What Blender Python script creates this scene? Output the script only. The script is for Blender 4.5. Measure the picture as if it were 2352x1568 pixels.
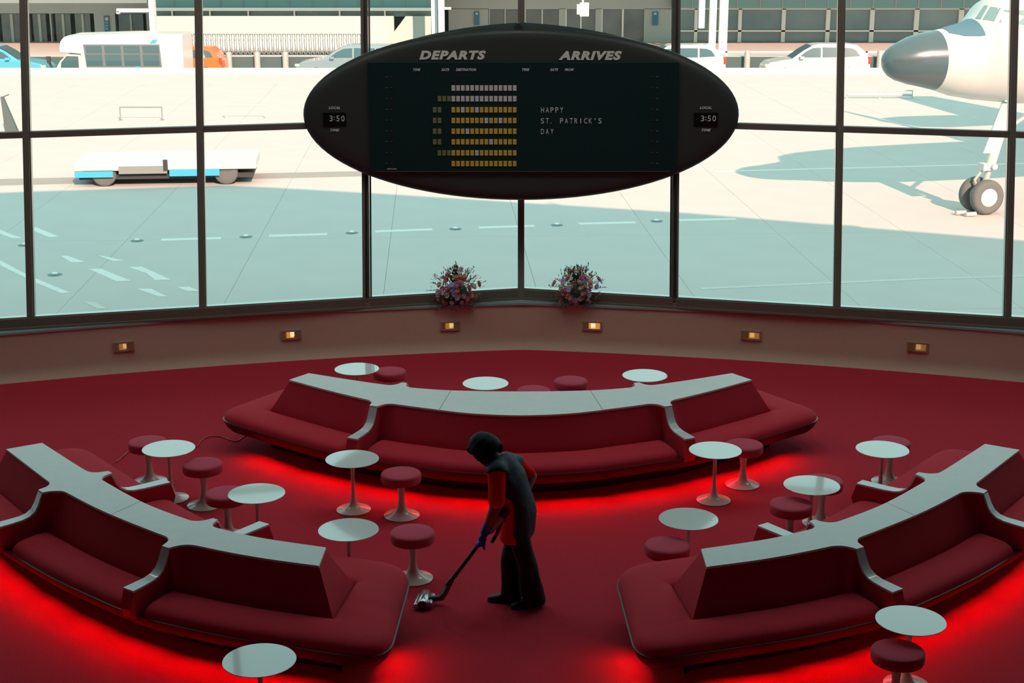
import bpy, bmesh, math, random
from mathutils import Vector, Matrix, noise

random.seed(7)
for o in list(bpy.data.objects):
    bpy.data.objects.remove(o)
SC = bpy.context.scene
COL = SC.collection
PI = math.pi

# ------------------------------------------------------------------ camera
FPX, PITCH, CAMH = 3491.6, 0.267376, 5.43
cd = bpy.data.cameras.new('camera')
cam = bpy.data.objects.new('camera', cd); COL.objects.link(cam)
cam.location = (0, 0, CAMH)
cam.rotation_euler = (PI/2 - PITCH, 0, 0)
cd.sensor_width = 36.0; cd.sensor_fit = 'HORIZONTAL'
cd.lens = FPX/2352*36
cd.clip_start = .1; cd.clip_end = 600
SC.camera = cam
# ------------------------------------------------------------------ sky
W = bpy.data.worlds.new('sky'); SC.world = W; W.use_nodes = True
bg = W.node_tree.nodes['Background']
bg.inputs[0].default_value = (0.587, 1.0, 0.985, 1)
bg.inputs[1].default_value = 1.16
# ------------------------------------------------------------------ sun
SUN = Vector((-2.2, 6.5, -3.65)).normalized()
sl = bpy.data.lights.new('sun', 'SUN'); sl.energy = 7.3; sl.color = (1.0, 0.605, 0.47); sl.angle = .009
so = bpy.data.objects.new('sun', sl); COL.objects.link(so)
so.rotation_euler = SUN.to_track_quat('-Z', 'Y').to_euler()
# ------------------------------------------------------------------ exposure
vs = SC.view_settings
vs.view_transform = 'Standard'; vs.look = 'None'; vs.exposure = 0.0; vs.gamma = 1.0; vs.use_curve_mapping = False

GLOW = 2.5      # red tubes under the sofas, W per metre
FILLS = [(x, 16.9) for x in (-7.2, -3.6, 0, 3.6, 7.2)]   # unseen fill lamps, added to brighten the lounge
FILLW, FILLC = 26, (1.0, .97, .88)
# ================================================================== helpers
_c, _s = math.cos(PITCH), math.sin(PITCH)
def ray(u, v):
    x = (u-1176)/FPX; y = -(v-784)/FPX
    return Vector((x, _c+y*_s, -_s+y*_c))
def bp(u, v, z=0.0):
    d = ray(u, v); t = (z-CAMH)/d.z
    return Vector((d.x*t, d.y*t, z))
def by(u, v, Y):
    d = ray(u, v); t = Y/d.y
    return Vector((d.x*t, Y, CAMH+d.z*t))

MATS = {}
def mat(name, col, rough=.6, metal=0., spec=.5, vary=0., scale=20., bump=0., bscale=None, coat=0., sheen=0., stretch=None, ior=1.5, emis=None, estr=0.):
    if name in MATS: return MATS[name]
    m = bpy.data.materials.new(name); m.use_nodes = True
    nt = m.node_tree; b = nt.nodes['Principled BSDF']
    b.inputs['Base Color'].default_value = (*col, 1)
    b.inputs['Roughness'].default_value = rough
    b.inputs['Metallic'].default_value = metal
    b.inputs['Specular IOR Level'].default_value = spec
    b.inputs['IOR'].default_value = ior
    if coat: b.inputs['Coat Weight'].default_value = coat; b.inputs['Coat Roughness'].default_value = .03; b.inputs['Coat IOR'].default_value = 1.6
    if sheen: b.inputs['Sheen Weight'].default_value = sheen; b.inputs['Sheen Roughness'].default_value = .4; b.inputs['Sheen Tint'].default_value = (1, .6, .65, 1)
    if emis: b.inputs['Emission Color'].default_value = (*emis, 1); b.inputs['Emission Strength'].default_value = estr
    if vary or bump:
        tc = nt.nodes.new('ShaderNodeTexCoord'); src = tc.outputs['Object']
        if stretch:
            mp = nt.nodes.new('ShaderNodeMapping'); mp.inputs['Scale'].default_value = stretch
            nt.links.new(src, mp.inputs['Vector']); src = mp.outputs['Vector']
    if vary:
        n = nt.nodes.new('ShaderNodeTexNoise'); n.inputs['Scale'].default_value = scale; n.inputs['Detail'].default_value = 6
        nt.links.new(src, n.inputs['Vector'])
        mx = nt.nodes.new('ShaderNodeMixRGB')
        mx.inputs['Color1'].default_value = (*[max(0, c*(1-vary)) for c in col], 1)
        mx.inputs['Color2'].default_value = (*[min(1, c*(1+vary)) for c in col], 1)
        nt.links.new(n.outputs['Fac'], mx.inputs['Fac']); nt.links.new(mx.outputs['Color'], b.inputs['Base Color'])
    if bump:
        n2 = nt.nodes.new('ShaderNodeTexNoise'); n2.inputs['Scale'].default_value = bscale or scale; n2.inputs['Detail'].default_value = 4
        nt.links.new(src, n2.inputs['Vector'])
        bn = nt.nodes.new('ShaderNodeBump'); bn.inputs['Strength'].default_value = bump; bn.inputs['Distance'].default_value = .02
        nt.links.new(n2.outputs['Fac'], bn.inputs['Height']); nt.links.new(bn.outputs['Normal'], b.inputs['Normal'])
    MATS[name] = m
    return m

def glass_mat(name, tint=(.985, .992, .988), refl=.05):
    if name in MATS: return MATS[name]
    m = bpy.data.materials.new(name); m.use_nodes = True
    nt = m.node_tree
    for n in list(nt.nodes): nt.nodes.remove(n)
    out = nt.nodes.new('ShaderNodeOutputMaterial')
    t = nt.nodes.new('ShaderNodeBsdfTransparent'); t.inputs[0].default_value = (*tint, 1)
    g = nt.nodes.new('ShaderNodeBsdfGlossy'); g.inputs['Roughness'].default_value = .02
    f = nt.nodes.new('ShaderNodeFresnel'); f.inputs[0].default_value = 1.25
    mx = nt.nodes.new('ShaderNodeMixShader')
    nt.links.new(f.outputs[0], mx.inputs[0]); nt.links.new(t.outputs[0], mx.inputs[1]); nt.links.new(g.outputs[0], mx.inputs[2])
    nt.links.new(mx.outputs[0], out.inputs[0])
    MATS[name] = m
    return m

class MB:
    def __init__(self): self.v = []; self.f = []
    def add(self, vs, fs):
        k = len(self.v); self.v += [Vector(p) for p in vs]; self.f += [[i+k for i in f] for f in fs]; return self
    def box(self, c, s, rz=0., M=None):
        hx, hy, hz = s[0]/2, s[1]/2, s[2]/2
        P = [Vector((x, y, z)) for x in (-hx, hx) for y in (-hy, hy) for z in (-hz, hz)]
        R = M if M is not None else Matrix.Rotation(rz, 3, 'Z')
        c = Vector(c)
        return self.add([R @ p + c for p in P], [(0, 1, 3, 2), (4, 6, 7, 5), (0, 4, 5, 1), (2, 3, 7, 6), (0, 2, 6, 4), (1, 5, 7, 3)])
    def lathe(self, prof, n=24, c=(0, 0, 0), M=None):
        c = Vector(c); k = len(prof); vs = []; fs = []
        for r, z in prof:
            for i in range(n):
                a = 2*PI*i/n; p = Vector((r*math.cos(a), r*math.sin(a), z))
                vs.append((M @ p if M is not None else p)+c)
        for j in range(k-1):
            for i in range(n):
                i2 = (i+1) % n; fs.append((j*n+i, j*n+i2, (j+1)*n+i2, (j+1)*n+i))
        fs.append(tuple(range(n-1, -1, -1))); fs.append(tuple(range((k-1)*n, k*n)))
        return self.add(vs, fs)
    def tube(self, pts, rad, n=10, cap=True, squash=None):
        pts = [Vector(p) for p in pts]; m = len(pts)
        rad = [rad]*m if isinstance(rad, (int, float)) else rad
        t0 = (pts[1]-pts[0]).normalized(); up = Vector((0, 0, 1)) if abs(t0.z) < .9 else Vector((1, 0, 0))
        nrm = t0.cross(up).normalized(); vs = []; fs = []
        for i in range(m):
            t = (pts[min(i+1, m-1)]-pts[max(i-1, 0)]).normalized()
            nrm = (nrm - t*nrm.dot(t)).normalized(); b = t.cross(nrm)
            for j in range(n):
                a = 2*PI*j/n; vs.append(pts[i]+nrm*(rad[i]*math.cos(a))+b*(rad[i]*math.sin(a)))
        for i in range(m-1):
            for j in range(n):
                j2 = (j+1) % n; fs.append((i*n+j, i*n+j2, (i+1)*n+j2, (i+1)*n+j))
        if cap: fs.append(tuple(range(n-1, -1, -1))); fs.append(tuple(range((m-1)*n, m*n)))
        return self.add(vs, fs)
    def loft(self, rings, closed=True, cap0=True, cap1=True):
        n = len(rings[0]); vs = [p for r in rings for p in r]; fs = []
        for i in range(len(rings)-1):
            for j in range(n if closed else n-1):
                j2 = (j+1) % n; fs.append((i*n+j, i*n+j2, (i+1)*n+j2, (i+1)*n+j))
        if closed and cap0: fs.append(tuple(range(n-1, -1, -1)))
        if closed and cap1: fs.append(tuple(range((len(rings)-1)*n, len(rings)*n)))
        return self.add(vs, fs)
    def prism(self, poly, z0, z1):
        return self.loft([[Vector((p[0], p[1], z0)) for p in poly], [Vector((p[0], p[1], z1)) for p in poly]])
    def ellipsoid(self, c, r, M=None, nu=16, nv=10):
        c = Vector(c); rings = []
        prof = []
        vs = []; fs = []
        for j in range(1, nv):
            th = PI*j/nv
            for i in range(nu):
                a = 2*PI*i/nu
                p = Vector((r[0]*math.sin(th)*math.cos(a), r[1]*math.sin(th)*math.sin(a), -r[2]*math.cos(th)))
                vs.append((M @ p if M is not None else p)+c)
        for e in (-1, 1):
            p = Vector((0, 0, e*r[2])); vs.append((M @ p if M is not None else p)+c)
        for j in range(nv-2):
            for i in range(nu):
                i2 = (i+1) % nu; fs.append((j*nu+i, j*nu+i2, (j+1)*nu+i2, (j+1)*nu+i))
        b = (nv-1)*nu
        for i in range(nu):
            i2 = (i+1) % nu; fs.append((b, i2, i)); fs.append((b+1, (nv-2)*nu+i, (nv-2)*nu+i2))
        return self.add(vs, fs)
    def mesh(self, name, off=Vector((0, 0, 0)), smooth=None):
        me = bpy.data.meshes.new(name)
        me.from_pydata([tuple(p-off) for p in self.v], [], self.f)
        bm = bmesh.new(); bm.from_mesh(me)
        bmesh.ops.remove_doubles(bm, verts=bm.verts, dist=1e-5)
        bmesh.ops.recalc_face_normals(bm, faces=bm.faces)
        if smooth is not None:
            for f in bm.faces: f.smooth = True
            lim = math.radians(smooth)
            for e in bm.edges:
                if len(e.link_faces) == 2: e.smooth = e.calc_face_angle(0) < lim
        bm.to_mesh(me); bm.free()
        return me
    def build(self, name, m, parent=None, smooth=None, loc=None, bevel=None):
        off = Vector((0, 0, 0))
        if parent is not None: off = wloc(parent)
        elif loc is not None: off = Vector(loc)
        me = self.mesh(name, off, smooth)
        o = bpy.data.objects.new(name, me); COL.objects.link(o)
        if parent is not None: o.parent = parent
        elif loc is not None: o.location = loc
        if m is not None: me.materials.append(m)
        if bevel:
            b = o.modifiers.new('bevel', 'BEVEL'); b.width = bevel; b.segments = 2; b.limit_method = 'ANGLE'
        return o

def wloc(o):
    v = Vector((0, 0, 0))
    while o is not None: v += o.location; o = o.parent
    return v
def tag(o, label=None, cat=None, group=None, kind=None):
    if label: o['label'] = label
    if cat: o['category'] = cat
    if group: o['group'] = group
    if kind: o['kind'] = kind
    return o
def thing(name, loc, label, cat, group=None):
    o = bpy.data.objects.new(name, None); COL.objects.link(o); o.location = loc; o.empty_display_size = .1
    return tag(o, label, cat, group)
def copy_tree(o, parent=None):
    c = o.copy(); COL.objects.link(c); c.parent = parent
    for ch in list(o.children): copy_tree(ch, c)
    return c
def spline(P, n):
    """Catmull-Rom through plan points, resampled to n even points"""
    P = [Vector(p) for p in P]
    E = [P[0]*2-P[1]]+P+[P[-1]*2-P[-2]]; out = []
    for i in range(1, len(E)-2):
        for k in range(24):
            t = k/24; a, b, c, d = E[i-1], E[i], E[i+1], E[i+2]
            out.append(.5*((2*b)+(c-a)*t+(2*a-5*b+4*c-d)*t*t+(3*b-a-3*c+d)*t**3))
    out.append(P[-1])
    return resample(out, n)
def resample(P, n):
    L = [0.]
    for i in range(1, len(P)): L.append(L[-1]+(P[i]-P[i-1]).length)
    out = []; j = 0
    for k in range(n):
        d = L[-1]*k/(n-1)
        while j < len(P)-2 and L[j+1] < d: j += 1
        s = L[j+1]-L[j]; out.append(P[j].lerp(P[j+1], 0 if s < 1e-9 else min(1, (d-L[j])/s)))
    return out
def text_mesh(txt, height, width, shear=0., bold=0., depth=.004, M=None):
    cu = bpy.data.curves.new('lettering', 'FONT'); cu.body = txt; cu.shear = shear; cu.offset = bold; cu.extrude = .02; cu.space_character = 1+3*bold; cu.resolution_u = 4
    o = bpy.data.objects.new('lettering', cu); COL.objects.link(o)
    dg = bpy.context.evaluated_depsgraph_get(); me = bpy.data.meshes.new_from_object(o.evaluated_get(dg))
    bpy.data.objects.remove(o); bpy.data.curves.remove(cu)
    xs = [v.co.x for v in me.vertices]; ys = [v.co.y for v in me.vertices]
    x0, x1, y0, y1 = min(xs), max(xs), min(ys), max(ys)
    sx = width/(x1-x0) if width else height/(y1-y0); sy = height/(y1-y0)
    for v in me.vertices:   # centred, upright in XZ, facing -Y
        p = Vector(((v.co.x-(x0+x1)/2)*sx, -depth if v.co.z > 0 else depth, (v.co.y-(y0+y1)/2)*sy))
        v.co = p
    me.name = 'lettering'
    return me
def remeshed(mb, voxel, smooth_it=4):
    me = mb.mesh('tmp'); o = bpy.data.objects.new('tmp', me); COL.objects.link(o)
    r = o.modifiers.new('r', 'REMESH'); r.mode = 'VOXEL'; r.voxel_size = voxel; r.use_smooth_shade = True
    if smooth_it:
        s = o.modifiers.new('s', 'SMOOTH'); s.iterations = smooth_it; s.factor = .5
    dg = bpy.context.evaluated_depsgraph_get(); m2 = bpy.data.meshes.new_from_object(o.evaluated_get(dg))
    bpy.data.objects.remove(o)
    return m2
def obj_from_mesh(name, me, m, parent=None, off=None):
    if off is None and parent is not None: off = wloc(parent)
    if off is not None:
        for v in me.vertices: v.co -= off
    o = bpy.data.objects.new(name, me); COL.objects.link(o); o.parent = parent
    me.materials.clear(); me.materials.append(m)
    return o

# ================================================================== materials
M_carpet = mat('red carpet', (.60, .034, .060), .95, spec=.1, vary=.22, scale=60, bump=.5, bscale=500)
M_fabric = mat('crimson upholstery', (.58, .028, .050), .9, spec=.15, vary=.12, scale=90, bump=.15, bscale=600, sheen=.12)
M_stool = mat('rose upholstery', (.60, .075, .12), .9, spec=.15, vary=.12, scale=120, bump=.2, bscale=500, sheen=.15)
M_cap = mat('white laminate', (.82, .84, .83), .55, spec=.5, vary=.05, scale=9, bump=.03, bscale=6)
M_armcap = mat('arm laminate', (.68, .68, .70), .3, spec=.5, coat=.3)
M_hull = mat('dark red shell', (.055, .007, .009), .5, spec=.4)
M_lip = mat('shell lip', (.11, .018, .02), .3, spec=.5)
M_plinth = mat('dark plinth', (.03, .008, .008), .8)
M_tulip = mat('white pedestal lacquer', (.80, .73, .66), .22, spec=.5, coat=.4)
M_top = mat('white table laminate', (.90, .90, .87), .07, spec=.6, coat=.35, ior=1.55)
M_wall = mat('brown speckled plaster', (.72, .53, .41), .85, spec=.2, vary=.28, scale=170, bump=.25, bscale=260)
M_sill = mat('sill laminate', (.30, .46, .47), .16, spec=.7)
M_sillbrown = mat('sill stone', (.22, .16, .12), .6, vary=.15, scale=60)
M_frame = mat('dark bronze frame', (.20, .165, .14), .5, spec=.4, vary=.1, scale=8)
M_steel = mat('bright steel strip', (.55, .55, .52), .25, metal=1.)
M_glass = glass_mat('window glass')
M_white = mat('ceiling plaster', (.20, .19, .18), .9, vary=.05, scale=3)
M_conc = mat('apron concrete', (.62, .56, .53), .9, spec=.15, vary=.07, scale=.8, bump=.1, bscale=40)
M_joint = mat('joint filler', (.53, .485, .46), .95)
M_paint = mat('road paint', (.84, .78, .75), .8, vary=.12, scale=14)

# ================================================================== room shell
CX, G, TAU = .12, .2539, math.tan(math.radians(11))
def wally(x):
    a = abs(x-CX); a2 = math.sqrt(a*a+.006)-.077
    return 19.41-.126*a2-.019*a*a if a < 6.5 else 19.41-.126*6.42-.019*42.25-.36*(a-6.5)
def winy(x, z): return 19.74-G*abs(x-CX)+TAU*(z-.755)
ZW0, ZTR, ZTOP = .755, 2.955, 8.0

fl = MB()
xs = [-13.5+27*i/108 for i in range(109)]
fl.loft([[Vector((x, -15.5, 0)) for x in xs], [Vector((x, wally(x)+.1, 0)) for x in xs]], closed=False)
o = fl.build('floor', M_carpet); tag(o, 'wall-to-wall red carpet of the sunken lounge', kind='structure')

def strip(xa, xb, prof, name, m, smooth=30):
    mb = MB(); n = int((xb-xa)/.12)+2; X = [xa+(xb-xa)*i/(n-1) for i in range(n)]
    rings = [[Vector((x, (wally(x)+p[0]) if p[0] < 5 else winy(x, p[1])+p[0]-10, p[1])) for p in prof] for x in X]
    mb.loft(rings); return mb.build(name, m, smooth=smooth)
cove = [(-.005, 0), (.012, .03), (.028, .065), (.04, .11), (.045, .16), (.045, .60), (10.3, .60), (10.3, -1.2), (.25, -1.2), (.25, 0)]
for nm, a, b in (('wall_left', -13.4, CX), ('wall_right', CX, 13.4)):
    tag(strip(a, b, cove, nm, M_wall), 'low brown speckled wall curving into the carpet', kind='structure')
for nm, a, b in (('trim_1', -13.4, CX), ('trim_2', CX, 13.4)):
    o = strip(a, b, [(.030, .602), (.030, .628), (10.02, .628), (10.02, .602)], nm, M_sill); tag(o, 'pale sill ledge capping the low wall', kind='structure')
for nm, a, b in (('trim_3', -13.4, CX), ('trim_4', CX, 13.4)):
    mb = MB(); n = 40; X = [a+(b-a)*i/(n-1) for i in range(n)]
    mb.loft([[Vector((x, winy(x, .65)+d, z)) for d, z in ((-.09, .6285), (-.09, .655), (.05, .655), (.05, .6285))] for x in X])
    tag(mb.build(nm, M_sillbrown), 'thin brown stone upstand under the window frame', kind='structure')

MULX = {'window_1': [CX-2.02*k for k in range(1, 7)], 'window_2': [CX+2.0*k for k in range(1, 7)]}
def wbar(mb, x, z0, z1, w, d, dy=0.):
    """an upright member lying in the leaning window plane"""
    mb.loft([[Vector((x+sx*w/2, winy(x, z)+dy+sy*d/2, z)) for sx, sy in ((-1, -1), (1, -1), (1, 1), (-1, 1))] for z in (z0, z1)])
for nm, sg in (('window_1', -1), ('window_2', 1)):
    xe = CX+sg*13.3
    def hbar(mb, z, h, d, xa=None, xb=None, dy=0.):
        xa = CX if xa is None else xa; xb = xe if xb is None else xb
        mb.loft([[Vector((x, winy(x, z)+dy+sy*d/2, z+sz*h/2)) for sy, sz in ((-1, -1), (1, -1), (1, 1), (-1, 1))] for x in (xa, xb)])
    mb = MB(); hbar(mb, ZW0-.05, .11, .14)
    root = mb.build(nm, M_frame); tag(root, 'leaning curtain wall with dark bronze frame', kind='structure')
    mb = MB(); hbar(mb, ZW0+.012, .012, .09, dy=.0); mb.build('glazing_bead', M_steel, root)
    mb = MB(); hbar(mb, ZTOP-.06, .14, .14); mb.build('head_rail', M_frame, root)
    edges = [CX]+MULX[nm]+[xe]
    for i, x in enumerate(MULX[nm]):
        mb = MB(); wbar(mb, x, ZW0, ZTOP, .075, .13); mu = mb.build('mullion', M_frame, root)
        mb = MB(); wbar(mb, x-sg*.042+(.0), ZW0, ZTOP, .010, .06); mb.build('bright_strip', M_steel, mu)
    for i in range(len(edges)-1):
        xa, xb = edges[i], edges[i+1]; ina, inb = xa+sg*.03, xb-sg*.03
        mb = MB(); hbar(mb, ZTR, .075, .11, ina, inb); mb.build('transom', M_frame, root)
        for z0, z1 in ((ZW0+.005, ZTR-.037), (ZTR+.037, ZTOP-.12)):
            mb = MB(); P = [Vector((x, winy(x, z), z)) for x, z in ((ina, z0), (inb, z0), (inb, z1), (ina, z1))]
            mb.add(P+[p+Vector((0, .012, 0)) for p in P], [(0, 1, 2, 3), (7, 6, 5, 4), (0, 4, 5, 1), (1, 5, 6, 2), (2, 6, 7, 3), (3, 7, 4, 0)])
            mb.build('pane', M_glass, root)
mb = MB(); wbar(mb, CX, ZW0-.1, ZTOP, .085, .16); tag(mb.build('trim_5', M_frame), 'dark corner mullion where the two glass walls meet', kind='structure')
for nm, u, lab in (('steel_post', 843, 'slim steel post on the sill below the flight board, on the bus side'),
                   ('steel_post', 1549, 'slim steel post on the sill below the flight board, on the aircraft side')):
    b = bp(u, 707, .63); t = thing(nm, b, lab, 'post', 'steel posts behind the flight board')
    top = Vector((b.x, b.y+TAU*7.3, .63+7.3))
    MB().tube([b+Vector((0, 0, .01)), top], .036, 14).build('shaft', mat('dark steel', (.16, .155, .14), .28, metal=.85), t, 40)
    MB().tube([b+Vector((.05 if u < 1176 else -.05, .06, .14)), top+Vector((.05 if u < 1176 else -.05, .06, 0))], .012, 8).build('bright_rod', M_steel, t, 40)
    MB().lathe([(.05, 0), (.05, .02), (.042, .03), (.042, .07), (.037, .075)], 16, b).build('foot_collar', M_frame, t, 40)

# walls behind and beside, roof with sun-shielded skylights
def sbox(name, c, s, m=M_white): return tag(MB().box(c, s).build(name, m), kind='structure')
sbox('wall_back', (0, -15.65, 4), (27.6, .3, 8)); sbox('wall_side_west', (-13.7, .2, 4), (.3, 32, 8)); sbox('wall_side_east', (13.7, .2, 4), (.3, 32, 8))
rf = MB()
rf.prism([(-24, 16.2), (15.3, 16.2), (10, 18.7), (2.45, 21.4), (-.3, 22.3), (-1.8, 22.7), (-6.8, 21.7), (-24, 17.3)], 8.0, 8.4)
rf.prism([(8, 16.2), (8, -16), (26, -16), (26, 11), (17, 15.4), (15.3, 16.2)], 8.0, 8.4)
rf.prism([(-24, 16.2), (-24, -16), (-8, -16), (-8, 16.2)], 8.0, 8.4)
for y0, y1 in ((-16, 13),): rf.prism([(-8, y0), (8, y0), (8, y1), (-8, y1)], 8.0, 8.4)
for y in (13,):
    rf.box((0, y-.1, 9.5), (16.4, .2, 2.2))
    for sx in (-8.1, 8.1): rf.box((sx, y+1.5, 9.5), (.2, 3.2, 2.2))
o = rf.build('ceiling', M_white); tag(o, 'pale plaster ceiling with skylight slots', kind='structure')
for i, (y0, y1) in enumerate(((13, 16.2),)):
    mb = MB()
    mb.box((0, (y0+y1)/2, 8.3), (15.9, y1-y0-.05, .012)); tag(mb.build('window_%d' % (3+i), M_glass), 'skylight pane', kind='structure')

for x, y in FILLS:  # added fill fixtures above the view, lighting board, wall and carpet
    r = thing('fill_lamp', (x, y, 8.0), 'round fill lamp added at the unseen lounge ceiling', 'lamp', 'added fill lamps')
    MB().lathe([(.62, -.02), (.66, -.06), (.62, -.07), (.60, -.03)], 32, (x, y, 8.02)).build('trim_ring', mat('fill lamp ring', (.6, .58, .55), .4), r, 40)
    MB().lathe([(.60, -.01), (.60, -.03), (.3, -.04), (.02, -.04)], 32, (x, y, 8.0)).build('diffuser', mat('fill lamp diffuser', (.9, .85, .8), .5, emis=FILLC, estr=2), r, 40)
    ld = bpy.data.lights.new('fill_light', 'AREA'); ld.shape = 'DISK'; ld.size = 1.2; ld.energy = FILLW; ld.color = FILLC
    lo = bpy.data.objects.new('fill_light', ld); COL.objects.link(lo); lo.parent = r; lo.location = (0, 0, -.06)

# ================================================================== apron outside
ZT = -1.2
g0 = MB().prism([(-60, 18.3), (60, 18.3), (60, 71), (-60, 71)], ZT-.2, ZT-.015).build('ground', M_joint); tag(g0, 'concrete apron outside the glass wall', kind='structure')
tilt = math.radians(3.0)
slab = MB().box((0, 0, -.02), (2.862, 6.992, .04)).mesh('slab'); slab.materials.append(M_conc)
R3 = Matrix.Rotation(tilt, 3, 'Z')
for i in range(-18, 19):
    for j in range(8):
        p = R3 @ Vector((i*2.87+1.63, 22.5+7*j-33, 0))+Vector((0, 33, ZT))
        if p.y > 67.5 or abs(p.x) > 44 or p.y < 20.2: continue
        if abs(p.x) > .40*p.y+8: continue
        o = bpy.data.objects.new('slab', slab); COL.objects.link(o); o.parent = g0; o.location = p; o.rotation_euler = (0, 0, tilt)
MB().prism([(-60, 66.5), (60, 66.5), (60, 71), (-60, 71)], ZT-.016, ZT-.002).build('apron_edge', M_conc, g0)
for nm, z0, ya, yb in (('road', -2.0, 71, 78.2), ('pavement', -1.0, 78.2, 110)):
    tag(MB().prism([(-70, ya), (70, ya), (70, yb), (-70, yb)], z0-.2, z0).build(nm, M_conc), {'road': 'service road behind the white kerb wall', 'pavement': 'raised pavement in front of the terminal'}[nm], kind='structure')
kw = tag(MB().box((0, 71.1, -1.60), (140, .3, 1.30)).build('kerb_wall', mat('whitewashed concrete', (.58, .60, .56), .9, vary=.04, scale=2)), 'long low white wall along the far edge of the apron', 'wall')
# paint
def patch(px, z=.0, name='paint_mark', m=M_paint):
    P = [bp(u, v, ZT) for u, v in px]
    MB().prism([(p.x, p.y) for p in P], ZT-.002+z, ZT+.006+z).build(name, m, g0)
def dash(a, b, w=.13, m=M_paint, z=0.):
    A, B = bp(*a, ZT), bp(*b, ZT); d = (B-A).normalized(); n = Vector((-d.y, d.x, 0))*w/2
    MB().prism([(p.x, p.y) for p in (A-n, B-n, B+n, A+n)], ZT-.002+z, ZT+.006+z).build('paint_dash', m, g0)
M_faint = mat('worn paint', (.70, .64, .61), .85, vary=.1, scale=9)
for a, b in (((370, 551), (508, 547)), ((618, 542), (752, 538)), ((862, 532), (993, 527)), ((1100, 523), (1228, 519)), ((1330, 514), (1460, 511)), ((1560, 506), (1690, 503))):
    dash(a, b, .24)
k = .3614
for q in ([(0, 630), (45, 650), (145, 685), (80, 685), (0, 655)], [(165, 617), (235, 617), (375, 675), (310, 677)], [(385, 797), (430, 797), (540, 835), (455, 838)],
          [(625, 795), (655, 797), (790, 827), (720, 830)], [(815, 868), (900, 865), (1090, 948), (985, 950), (930, 905)], [(565, 880), (640, 878), (835, 955), (740, 958)],
          [(870, 1005), (960, 1005), (1062, 1055), (1010, 1055)], [(1125, 995), (1200, 992), (1270, 1020), (1190, 1020)], [(0, 825), (190, 925), (445, 1030), (390, 1035), (190, 950), (0, 855)]):
    patch([(u*k, 300+v*k) for u, v in q])
patch([(u*k, 300+v*k) for u, v in ((530, 1088), (600, 1090), (680, 1132), (620, 1132))], m=M_faint)
dash((1610, 663), (2110, 641), .14, M_faint); dash((2110, 641), (2352, 634), .12, M_faint)
dash((1640, 394), (2420, 374), .16)
M_asph = mat('grey asphalt', (.36, .33, .30), .95, vary=.1, scale=3)
patch([(-400, 436), (60, 425), (470, 414), (840, 405), (1000, 402), (1000, 391), (840, 393), (470, 401), (60, 410), (-400, 420)], name='asphalt_band', m=M_asph)
# apron lights
M_lamp = mat('frosted lamp', (.95, .95, .92), .3); M_lbase = mat('lamp base', (.20, .26, .25), .6, metal=.3)
LITE = thing('apron_light', bp(315, 553, ZT), 'small white apron light set flush between the paint dashes', 'apron light', 'apron lights along the dashed line')
q = bp(315, 553, ZT)
MB().lathe([(.14, 0), (.14, .008), (.07, .018), (.065, .025)], 20, q).build('base', M_lbase, LITE, 40)
MB().lathe([(.06, .025), (.055, .038), (.035, .05), (.01, .054)], 16, q).build('lens', M_lamp, LITE, 60)
for i, (u, v) in enumerate(((565, 544), (808, 535), (1046, 526), (1279, 517), (1508, 508), (57, 563), (126, 631))):
    c = copy_tree(LITE); c.location = bp(u, v, ZT)
    if i >= 5: c['label'] = ('small apron light beside the two parallel slanted paint bars', 'small apron light beside the long worn slanted paint line')[i-5]; c['group'] = 'apron lights among the slanted marks'

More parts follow.
